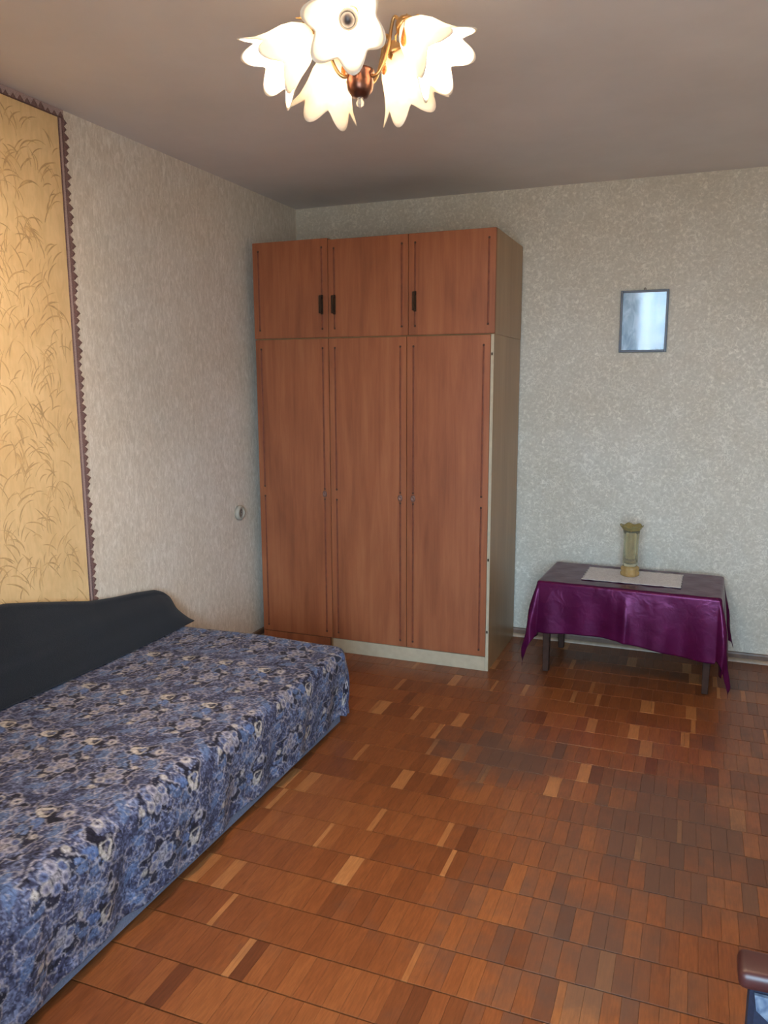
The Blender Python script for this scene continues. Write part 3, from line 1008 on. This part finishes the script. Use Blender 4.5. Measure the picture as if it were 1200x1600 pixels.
pic = thing('picture', 'small framed pale blue picture behind glass hanging on the back wall', 'picture', (2.069, -0.012, 1.819))
pic.rotation_euler = (math.radians(1.5), math.radians(0.0), 0)
fw = 0.012
bx = lambda nm, x0, x1, z0, z1, y0, y1, m: box(nm, x0, x1, y0, y1, z0, z1, m, pic, 0.0015)
bx('frame_stile', -pw / 2, -pw / 2 + fw, -ph / 2, ph / 2, -0.009, 0.006, M['frame'])
bx('frame_stile', pw / 2 - fw, pw / 2, -ph / 2, ph / 2, -0.009, 0.006, M['frame'])
bx('frame_rail', -pw / 2 + fw, pw / 2 - fw, -ph / 2, -ph / 2 + fw, -0.009, 0.006, M['frame'])
bx('frame_rail', -pw / 2 + fw, pw / 2 - fw, ph / 2 - fw, ph / 2, -0.009, 0.006, M['frame'])
box('print', -pw / 2 + fw, pw / 2 - fw, 0.000, 0.003, -ph / 2 + fw, ph / 2 - fw, M['print'], pic, 0)
box('glass_pane', -pw / 2 + fw, pw / 2 - fw, -0.005, -0.003, -ph / 2 + fw, ph / 2 - fw, M['pane'], pic, 0)
tube('hanging_loop', [(-0.004, 0.0, ph / 2), (-0.004, 0.0, ph / 2 + 0.008), (0, 0.0, ph / 2 + 0.012), (0.004, 0.0, ph / 2 + 0.008), (0.004, 0.0, ph / 2)], 0.0018, M['bronze'], pic, 6)

# ================================================================== WALL SOCKET
M['ivory'] = plain('ivory_plastic', (0.40, 0.36, 0.29), 0.6, var=0.04)
M['socket_brown'] = plain('brown_bakelite', (0.20, 0.15, 0.12), 0.45)
sk = thing('wall_socket', 'small round ivory wall socket on the left wall beside the wardrobe', 'socket', (0.0, -0.770, 0.785))
mt = Matrix.Rotation(math.radians(90), 4, 'Y')
lathe('socket_cover', [(0.041, 0.0004), (0.041, 0.016), (0.036, 0.024), (0.026, 0.026), (0.024, 0.012)], M['ivory'], sk, 28, mt)
lathe('socket_well', [(0.0235, 0.0125), (0.0235, 0.0165), (0.019, 0.0165), (0.018, 0.0130)], M['socket_brown'], sk, 24, mt)
for dy in (-0.0095, 0.0095):
    lathe('pin_hole', [(0.003, 0.0131), (0.003, 0.0150), (0.002, 0.0152)], M['sofa_foot'], sk, 10, Matrix.Translation((0, dy, 0)) @ mt)

# ================================================================== TABLE, CLOTH, DOILY, VASE
M['table_wood'] = plain('dark_brown_table_wood', (0.045, 0.021, 0.014), 0.7, var=0.25, spec=0.2)
TL, TW, TZ = 0.868, 0.470, 0.490
TROT = math.radians(-2.6)
TC = Vector((2.093, -0.345, 0))
table = thing('coffee_table', 'low dark wooden table under the purple satin cloth by the back wall', 'table', TC, TROT)
box('table_top', -TL / 2, TL / 2, -TW / 2, TW / 2, TZ - 0.022, TZ, M['table_wood'], table, 0.004)
for yy in (-TW / 2 + 0.035, TW / 2 - 0.035):
    box('apron', -TL / 2 + 0.071, TL / 2 - 0.071, yy - 0.009, yy + 0.009, TZ - 0.085, TZ - 0.0225, M['table_wood'], table, 0.002)
for xx in (-TL / 2 + 0.045, TL / 2 - 0.045):
    box('apron', xx - 0.009, xx + 0.009, -TW / 2 + 0.061, TW / 2 - 0.061, TZ - 0.085, TZ - 0.0225, M['table_wood'], table, 0.002)
for sx in (-1, 1):
    for sy in (-1, 1):
        cx, cy = sx * (TL / 2 - 0.045), sy * (TW / 2 - 0.035)
        bm = bmesh.new()
        bm_box(bm, cx - 0.022, cx + 0.022, cy - 0.022, cy + 0.022, 0.0012, TZ - 0.0225)
        for v in bm.verts:
            if v.co.z < 0.1:
                v.co.x = cx + (v.co.x - cx) * 0.68
                v.co.y = cy + (v.co.y - cy) * 0.68
        bmesh.ops.bevel(bm, geom=list(bm.edges), offset=0.003, segments=1, affect='EDGES', profile=0.5)
        from_bm('leg', bm, M['table_wood'], table)

def satin():
    m, nt, b = mat('purple_satin')
    v = scaled(nt, (1, 1, 1))
    n = noise(nt, v, 7.0, 3, 0.6)
    wv = noise(nt, v, 600.0, 2, 0.5)
    nt.links.new(ramp(nt, n, [(0.3, (0.040, 0.003, 0.020)), (0.7, (0.066, 0.005, 0.034))]), b.inputs['Base Color'])
    b.inputs['Roughness'].default_value = 0.27
    b.inputs['Specular IOR Level'].default_value = 0.42
    b.inputs['Specular Tint'].default_value = (1.0, 0.28, 0.60, 1)
    bump(nt, b, math_n(nt, 'ADD', noise(nt, v, 16.0, 2, 0.5, 0.6), math_n(nt, 'MULTIPLY', wv, 0.04)), 0.22, 0.012)
    return m
M['satin'] = satin()
cres = 0.0075
ox, oyf, oyb = 0.34, 0.285, 0.20                     # overhangs
Re = 0.012
hl, hw = TL / 2 + 0.006 - Re, TW / 2 + 0.006 - Re
a = np.arange(-hl - ox, hl + ox + cres / 2, cres)
b = np.arange(-hw - oyf, hw + oyb + cres / 2, cres)
A, B = np.meshgrid(a, b, indexing='ij')
# the cloth lies slightly askew: the front hem drops lower on the right
da = np.maximum(np.abs(A) - hl, 0) * np.sign(A)
db = np.maximum(np.abs(B) - hw, 0) * np.sign(B)
corner = (np.abs(da) > 0) & (np.abs(db) > 0)
d = np.where(corner, np.hypot(da, db) * (1 + 0.10 * np.abs(np.sin(2 * np.arctan2(np.abs(db), np.abs(da)))) ** 0.5 * (A < 0)), np.abs(da) + np.abs(db))
th = np.arctan2(np.abs(db), np.abs(da))               # 0 = side, pi/2 = front
ho = np.where(d < Re * math.pi / 2, Re * np.sin(np.clip(d / Re, 0, math.pi / 2)), Re)
zo = np.where(d < Re * math.pi / 2, Re * (1 - np.cos(np.clip(d / Re, 0, math.pi / 2))), Re + (d - Re * math.pi / 2))
hem = np.clip((zo - 0.02) / 0.28, 0, 1.3)
# corner folds stand out from the table as a tapering pleat
bump45 = np.abs(np.sin(2 * th)) ** 1.2 * corner
pleat = bump45 * hem * 0.050
ripple_f = (0.010 * np.sin(A * 15 + 0.8) + 0.006 * np.sin(A * 33 + 1.9) + 0.010 * np.exp(-((A - 0.005) / 0.02) ** 2) - 0.006 * np.exp(-((A + 0.03) / 0.02) ** 2))
ripple_s = (0.012 * np.sin(B * 17 + 0.3) + 0.006 * np.sin(B * 41))
out = 0.014 * hem + 0.008 * np.sin(np.clip(zo / 0.3, 0, 1) * math.pi)
cs, sn = np.cos(th), np.sin(th)
wf = np.where(corner, sn ** 2, (np.abs(db) > 0) * 1.0)
ws = np.where(corner, cs ** 2, (np.abs(da) > 0) * 1.0)
hor = ho + out + pleat + hem * (ripple_f * wf + ripple_s * ws)
X = np.clip(A, -hl, hl) + np.sign(A) * hor * cs * (np.abs(da) > 0)
Y = np.clip(B, -hw, hw) + np.sign(B) * hor * sn * (np.abs(db) > 0)
X = np.where((np.abs(da) > 0) | (np.abs(db) > 0), X, A)
Y = np.where((np.abs(da) > 0) | (np.abs(db) > 0), Y, B)
skew = 0.035 * (A / hl) * (B < 0) * np.clip(zo / 0.25, 0, 1) * np.where(corner, 0.6, 1)
Zc = TZ + 0.0035 - zo - np.maximum(skew, -0.02) + 0.0012 * np.sin(A * 40) * np.sin(B * 31) * (d == 0)
Zc = np.maximum(Zc, 0.012 + 0.01 * np.abs(np.sin(A * 60)))
hemline = 0.010 * np.sin(A * 9 + 2) * wf * hem * (B < 0)
Zc = Zc + hemline
# stay in front of the back wall
Y = np.where((B > 0) & (np.abs(db) > 0), np.minimum(Y, hw + 0.028 + 0.01 * np.sin(A * 30)), Y)
cloth = grid_mesh('tablecloth', X, Y, Zc, M['satin'], thick=0.0012)
cloth.location = TC
cloth.rotation_euler = (0, 0, TROT)
tag(cloth, 'shiny purple satin tablecloth hanging in pointed corners over the low table', 'tablecloth')

def doily_mat():
    m, nt, b = mat('white_openwork_doily')
    v = scaled(nt, (1, 1, 1))
    vo = nd(nt, 'ShaderNodeTexVoronoi', {'Vector': v, 'Scale': 120.0}).outputs[0]
    n = noise(nt, v, 24.0, 3)
    f = math_n(nt, 'ADD', math_n(nt, 'MULTIPLY', vo, 0.6), math_n(nt, 'MULTIPLY', n, 0.5))
    nt.links.new(ramp(nt, f, [(0.3, (0.74, 0.70, 0.68)), (0.7, (0.58, 0.53, 0.52))]), b.inputs['Base Color'])
    b.inputs['Roughness'].default_value = 0.9
    bump(nt, b, f, 0.5, 0.002)
    return m
M['doily'] = doily_mat()
na, nb = 93, 57
a = np.linspace(-0.238, 0.238, na)
b = np.linspace(-0.142, 0.142, nb)
A, B = np.meshgrid(a, b, indexing='ij')
ea = np.abs(A) / 0.238; eb = np.abs(B) / 0.142
sc = 1 - 0.0
Xd = A + np.sign(A) * 0.005 * np.abs(np.sin(B * 62)) * (ea > 0.99)
Yd = B + np.sign(B) * 0.005 * np.abs(np.sin(A * 62)) * (eb > 0.99)
Zd = 0.0008 + 0.0008 * np.sin(A * 47 + B * 15) ** 2
dy = grid_mesh('doily', Xd, Yd, Zd, M['doily'], thick=-0.001)
dy.location = (2.098, -0.330, TZ + 0.0058)
dy.rotation_euler = (0, 0, math.radians(-1.5))
tag(dy, 'white rectangular lace doily lying on the purple tablecloth under the vase', 'doily')

def vase_mat(name, col, rough, tr):
    m, nt, b = mat(name)
    v = scaled(nt, (1, 1, 1))
    n = noise(nt, v, 40.0, 3, 0.6)
    nt.links.new(ramp(nt, n, [(0.3, tuple(c * 0.8 for c in col)), (0.7, col)]), b.inputs['Base Color'])
    b.inputs['Roughness'].default_value = rough
    b.inputs['Transmission Weight'].default_value = tr
    b.inputs['IOR'].default_value = 1.3
    bump(nt, b, n, 0.2, 0.003)
    return m
M['vase_glass'] = vase_mat('straw_glass', (0.93, 0.88, 0.66), 0.10, 0.9)
M['vase_amber'] = vase_mat('amber_glass', (0.62, 0.40, 0.16), 0.2, 0.45)
M['vase_rim'] = vase_mat('olive_gold_glass', (0.60, 0.48, 0.20), 0.15, 0.6)
vz = TZ + 0.0080
vase = thing('vase', 'tall straw coloured glass vase with frilled rim and amber knobbly base on the doily', 'vase', (2.080, -0.312, vz))
def fluted(name, prof, amp, nf, m, ph=0.0, n=60, inner=None):
    v, f = [], []
    for i, (r, z, k) in enumerate(prof):
        for q in range(n):
            t = 2 * math.pi * q / n
            rr = r * (1 + amp * k * math.cos(nf * t + ph))
            v.append((rr * math.cos(t), rr * math.sin(t), z + (0.005 * k * math.cos(nf * t + ph) if name == 'rim' else 0)))
    for i in range(len(prof) - 1):
        for q in range(n):
            f.append((i * n + q, i * n + (q + 1) % n, (i + 1) * n + (q + 1) % n, (i + 1) * n + q))
    f.append(tuple(range(n - 1, -1, -1)))
    f.append(tuple((len(prof) - 1) * n + q for q in range(n)))
    return from_pd(name, v, f, m, vase, True)
fluted('body', [(0.036, 0.056, 0.3), (0.037, 0.07, 1), (0.0355, 0.12, 1), (0.0355, 0.18, 1), (0.038, 0.225, 1), (0.041, 0.243, 1), (0.037, 0.243, 1), (0.034, 0.22, 1), (0.032, 0.18, 1), (0.032, 0.12, 1), (0.033, 0.075, 1), (0.02, 0.066, 0.2)], 0.05, 8, M['vase_glass'])
fluted('base', [(0.036, 0.0, 0.2), (0.044, 0.006, 1), (0.046, 0.020, 1), (0.041, 0.030, 1), (0.046, 0.040, 1), (0.042, 0.052, 1), (0.035, 0.0555, 0.5)], 0.07, 7, M['vase_amber'], 0.6)
fluted('rim', [(0.0412, 0.2432, 0.0), (0.046, 0.248, 0.3), (0.055, 0.262, 0.9), (0.0585, 0.267, 1), (0.055, 0.270, 0.9), (0.046, 0.256, 0.3), (0.039, 0.2436, 0.0)], 0.05, 6, M['vase_rim'], 1.0)

# ================================================================== CHANDELIER
CX, CY, CZ = 1.536, -2.600, 2.236                    # centre of the hub ball
def shade_mat():
    m, nt, b = mat('frosted_glass_shade')
    out = nt.nodes['Material Output']
    v = scaled(nt, (1, 1, 1))
    n = noise(nt, v, 30.0, 3)
    col = ramp(nt, n, [(0.3, (0.90, 0.84, 0.74)), (0.7, (0.95, 0.91, 0.84))])
    df = nd(nt, 'ShaderNodeBsdfDiffuse', {'Color': col})
    tl = nd(nt, 'ShaderNodeBsdfTranslucent', {'Color': col})
    gl = nd(nt, 'ShaderNodeBsdfGlossy', {'Roughness': 0.25})
    m1 = nd(nt, 'ShaderNodeMixShader', {0: 0.62, 1: df.outputs[0], 2: tl.outputs[0]})
    m2 = nd(nt, 'ShaderNodeMixShader', {0: 0.04, 1: m1.outputs[0], 2: gl.outputs[0]})
    nt.links.new(m2.outputs[0], out.inputs[0])
    nt.nodes.remove(b)
    return m
M['shade'] = shade_mat()
def bulb_mat(lit, power=1.0):
    m, nt, b = mat('lit_bulb' if lit else 'clear_bulb')
    v = scaled(nt, (1, 1, 1))
    n = noise(nt, v, 8.0, 1)
    if lit:
        c = ramp(nt, n, [(0.0, BULB_COLOUR), (1.0, BULB_COLOUR)])
        nt.links.new(c, b.inputs['Emission Color'])
        b.inputs['Emission Strength'].default_value = BULB_STRENGTH * power
    b.inputs['Base Color'].default_value = (0.9, 0.88, 0.82, 1)
    b.inputs['Roughness'].default_value = 0.3
    return m
M['bulb'] = bulb_mat(True)
M['bulb_weak'] = bulb_mat(True, 0.25)
M['bulb_fill'] = bulb_mat(True, 0.06)  # faint glow added to the unlit bulb to brighten its glass
M['gold_metal'] = plain('antique_gold', (0.60, 0.38, 0.17), 0.28, 0.95, var=0.2)
M['hub_metal'] = plain('dark_copper', (0.22, 0.10, 0.07), 0.28, 0.9, var=0.3)
M['ceramic'] = plain('beige_socket_ceramic', (0.62, 0.50, 0.36), 0.5)
M['socket_dark'] = plain('dark_lamp_socket', (0.05, 0.045, 0.05), 0.35, 0.4)
M['amber_drop'] = vase_mat('amber_crystal', (0.75, 0.30, 0.08), 0.08, 0.5)
M['crystal'] = vase_mat('clear_crystal', (0.95, 0.90, 0.85), 0.05, 0.8)
ch = thing('chandelier', 'five armed gold chandelier with white frosted tulip shades hanging from the ceiling', 'chandelier', (CX, CY, RH))
CO = Vector((0, 0, CZ - RH))                          # hub centre in the root's frame
top = -CO.z
lathe('ceiling_canopy', [(0.062, -0.0005), (0.064, -0.010), (0.052, -0.030), (0.020, -0.045), (0.010, -0.048)], M['gold_metal'], ch, 28)
lathe('stem', [(0.010, CO.z + 0.03), (0.008, CO.z + 0.06), (0.013, CO.z + 0.10), (0.008, CO.z + 0.14), (0.011, CO.z + 0.20), (0.007, -0.047)], M['gold_metal'], ch, 16)
lathe('hub', [(0.006, -0.036), (0.020, -0.033), (0.031, -0.018), (0.034, 0.0), (0.030, 0.016), (0.036, 0.021), (0.034, 0.028), (0.014, 0.034)], M['hub_metal'], ch, 28, Matrix.Translation(CO))
lathe('finial', [(0.003, -0.058), (0.009, -0.053), (0.010, -0.046), (0.006, -0.040), (0.008, -0.0362)], M['crystal'], ch, 14, Matrix.Translation(CO))

L = 0.140
def shade_mesh():
    n, nt_ = 84, 26
    v, f = [], []
    for i in range(nt_):
        t = i / (nt_ - 1)
        for k in range(n):
            ph = 2 * math.pi * k / n
            pet = (0.5 + 0.5 * math.cos(6 * ph)) ** 0.75     # six petals, 1 at the tip
            r0 = np.interp(t, [0, 0.06, 0.2, 0.4, 0.65, 0.85, 1.0], [0.020, 0.027, 0.040, 0.050, 0.056, 0.064, 0.077])
            zz = t * L * (0.84 + 0.26 * pet * t ** 3)
            r = r0 + 0.014 * pet * t ** 6 - 0.006 * (1 - pet) * t ** 3
            r += 0.0025 * math.cos(6 * ph) * t
            tw = 0.10 * t ** 2
            v.append((r * math.cos(ph + tw), r * math.sin(ph + tw), zz))
    for i in range(nt_ - 1):
        for k in range(n):
            f.append((i * n + k, i * n + (k + 1) % n, (i + 1) * n + (k + 1) % n, (i + 1) * n + k))
    me = bpy.data.meshes.new('shade')
    me.from_pydata(v, [], f)
    me.materials.append(M['shade'])
    me.shade_smooth()
    return me
shm = shade_mesh()
cam_az = math.atan2(CAM.y - CY, CAM.x - CX)
ARM0 = cam_az - math.radians(8)
TILTS = [32, 43, 54, 54, 43]                           # shade axes below the horizontal; the near arm has been bent up
for k in range(5):
    az = ARM0 + k * 2 * math.pi / 5
    e = Vector((math.cos(az), math.sin(az), 0))
    TILT = math.radians(TILTS[k])
    zv = Vector((0, 0, 1))
    neck = CO + e * 0.124 + zv * 0.104
    ax = (e * math.cos(TILT) - zv * math.sin(TILT)).normalized()
    # S-shaped arm from hub to the socket cup
    P0 = CO + e * 0.030 + zv * 0.012
    pts = []
    ctrl = [P0, CO + e * 0.055 - zv * 0.005, CO + e * 0.085 + zv * 0.050, CO + e * 0.085 + zv * 0.125, neck - ax * 0.055 + zv * 0.012, neck - ax * 0.024]
    for s in np.linspace(0, 1, 22):
        q = [c.copy() for c in ctrl]
        while len(q) > 1:
            q = [q[i].lerp(q[i + 1], s) for i in range(len(q) - 1)]
        pts.append(q[0])
    tube('arm', pts, 0.0042, M['gold_metal'], ch, 8)
    side = ax.cross(zv).normalized()
    u3 = side.cross(ax)
    mtx = Matrix(((side.x, u3.x, ax.x, neck.x), (side.y, u3.y, ax.y, neck.y), (side.z, u3.z, ax.z, neck.z), (0, 0, 0, 1)))
    cup = lathe('socket_cup', [(0.006, -0.026), (0.016, -0.022), (0.024, -0.010), (0.026, -0.001), (0.021, -0.0005)], M['gold_metal'], ch, 20, mtx)
    sh = bpy.data.objects.new('shade', shm)
    link(sh, ch)
    sh.matrix_local = mtx @ Matrix.Rotation(0.25 + k * 0.13, 4, 'Z')
    md = sh.modifiers.new('thickness', 'SOLIDIFY')
    md.thickness = 0.0022
    md.offset = 1.0
    lathe('lamp_holder', [(0.0135, 0.000), (0.0145, 0.012), (0.0165, 0.013), (0.0165, 0.034), (0.0135, 0.036), (0.0125, 0.020)], M['ceramic'], ch, 18, mtx)
    if k == 0:
        # lit bulb with a dark silvered crown facing the viewer
        lathe('bulb', [(0.0118, 0.037), (0.014, 0.044), (0.019, 0.056), (0.0200, 0.064)], M['bulb'], ch, 18, mtx)
        lathe('bulb_collar', [(0.0201, 0.0645), (0.0225, 0.066), (0.0225, 0.072), (0.0175, 0.074), (0.0165, 0.070)], M['ceramic'], ch, 20, mtx)
        lathe('bulb_crown', [(0.0160, 0.0705), (0.0160, 0.076), (0.0130, 0.082), (0.0060, 0.086), (0.001, 0.087)], M['socket_dark'], ch, 18, mtx)
    else:
        lit = k in (1, 2, 4)
        bl = [(0.0118, 0.037), (0.013, 0.045), (0.0185, 0.062), (0.0215, 0.078), (0.0200, 0.092), (0.0130, 0.103), (0.004, 0.107)]
        lathe('bulb', bl, M['bulb_weak'] if k == 2 else M['bulb'] if lit else M['bulb_fill'], ch, 18, mtx)
    # leaf ornament and drop by each cup
    for q in range(4):
        ang = q * math.pi / 2 + 0.4
        dirv = side * math.cos(ang) + u3 * math.sin(ang)
        c0 = neck - ax * 0.006 + dirv * 0.027
        tip = c0 + dirv * 0.016 + ax * 0.014
        wd = ax.cross(dirv).normalized()
        mid_ = c0.lerp(tip, 0.45) + dirv * 0.004
        vv = [c0 - wd * 0.003, c0 + wd * 0.003, mid_ + wd * 0.007, tip, mid_ - wd * 0.007]
        nn = dirv.cross(wd) * 0.002
        vv = vv + [x + nn for x in vv]
        ff_ = [(0, 1, 2, 3, 4), (9, 8, 7, 6, 5)] + [(i, (i + 1) % 5, 5 + (i + 1) % 5, 5 + i) for i in range(5)]
        from_pd('leaf_ornament', vv, ff_, M['gold_metal'], ch)
    hang = neck - ax * 0.012 - e * 0.018 - zv * 0.022
    pd_ = Matrix.Translation(neck + ax * 0.018 - u3 * 0.0 + (-e if k in (2, 3) else side) * 0.047 - zv * 0.006)
    top_ = pd_.translation.copy()
    tube('pendant_wire', [neck - ax * 0.004 + (-e if k in (2, 3) else side) * 0.024, top_.lerp(neck, 0.3) + zv * 0.012, top_], 0.0008, M['gold_metal'], ch, 5)
    lathe('pendant_drop', [(0.0006, 0.0), (0.0035, -0.010), (0.0075, -0.026), (0.0078, -0.033), (0.0050, -0.040), (0.0010, -0.043)], M['amber_drop'], ch, 10, pd_, smooth=False)

# ================================================================== ARMCHAIR (its arm shows at the frame's lower right)
M['arm_wood'] = plain('dark_red_varnished_wood', (0.045, 0.010, 0.008), 0.42, var=0.25, scale=12)
M['navy'] = plain('navy_upholstery', (0.009, 0.010, 0.026), 0.85, var=0.25, scale=180, bmp=0.3)
def pale_fabric():
    m, nt, b = mat('pale_blue_patterned_fabric')
    v = scaled(nt, (1, 1, 1))
    n = noise(nt, v, 34.0, 3, 0.6, 0.8)
    nt.links.new(ramp(nt, n, [(0.36, (0.035, 0.05, 0.09)), (0.5, (0.085, 0.105, 0.15)), (0.64, (0.16, 0.175, 0.215))]), b.inputs['Base Color'])
    b.inputs['Roughness'].default_value = 0.9
    return m
M['pale'] = pale_fabric()
ac = thing('armchair', 'armchair with dark red wooden arms and navy blue upholstery at right foreground', 'armchair', (2.84, -3.62, 0))
def arm(yc):
    bm = bmesh.new()
    bm_box(bm, 2.462, 3.14, yc - 0.032, yc + 0.032, 0.585, 0.616)
    for v in bm.verts:
        v.co -= ac.location
        if v.co.x > 0:
            v.co.z += 0.03
    bmesh.ops.bevel(bm, geom=list(bm.edges), offset=0.011, segments=3, affect='EDGES', profile=0.5)
    return from_bm('arm', bm, M['arm_wood'], ac, True)
for yc, s in ((-3.295, 1), (-3.945, -1)):
    arm(yc)
    lbox('side_panel', 2.480, 3.10, yc - 0.022, yc + 0.022, 0.18, 0.5835, M['navy'], ac, 0.008)
    # patterned inset on the inner face
    yi = yc - s * 0.0225
    pts = [(2.486, 0.581), (3.08, 0.581), (3.08, 0.30), (2.523, 0.30), (2.523, 0.515), (2.512, 0.537), (2.490, 0.555)]
    v = [(x - ac.location.x, yi - ac.location.y, z) for x, z in pts] + [(x - ac.location.x, yi - s * 0.006 - ac.location.y, z) for x, z in pts]
    n = len(pts)
    f = [tuple(range(n)), tuple(range(2 * n - 1, n - 1, -1))] + [(i, (i + 1) % n, n + (i + 1) % n, n + i) for i in range(n)]
    o = from_pd('fabric_inset', v, f, M['pale'], ac)
    bm = bmesh.new(); bm.from_mesh(o.data); bmesh.ops.recalc_face_normals(bm, faces=bm.faces); bm.to_mesh(o.data); bm.free()
    for lx in (2.505, 3.07):
        lbox('leg', lx - 0.02, lx + 0.02, yc - 0.02, yc + 0.02, 0.0012, 0.1795, M['arm_wood'], ac, 0.004)
lbox('seat_frame', 2.50, 3.10, -3.922, -3.318, 0.20, 0.27, M['arm_wood'], ac, 0.004)
lbox('seat_cushion', 2.485, 2.99, -3.915, -3.326, 0.272, 0.42, M['navy'], ac, 0.03)
bm = bmesh.new()
bm_box(bm, 2.99, 3.12, -3.91, -3.33, 0.30, 0.95)
for v in bm.verts:
    if v.co.z > 0.9:
        v.co.x += 0.10
    v.co -= ac.location
bmesh.ops.bevel(bm, geom=list(bm.edges), offset=0.03, segments=3, affect='EDGES', profile=0.5)
from_bm('backrest', bm, M['navy'], ac, True)

bpy.context.view_layer.update()
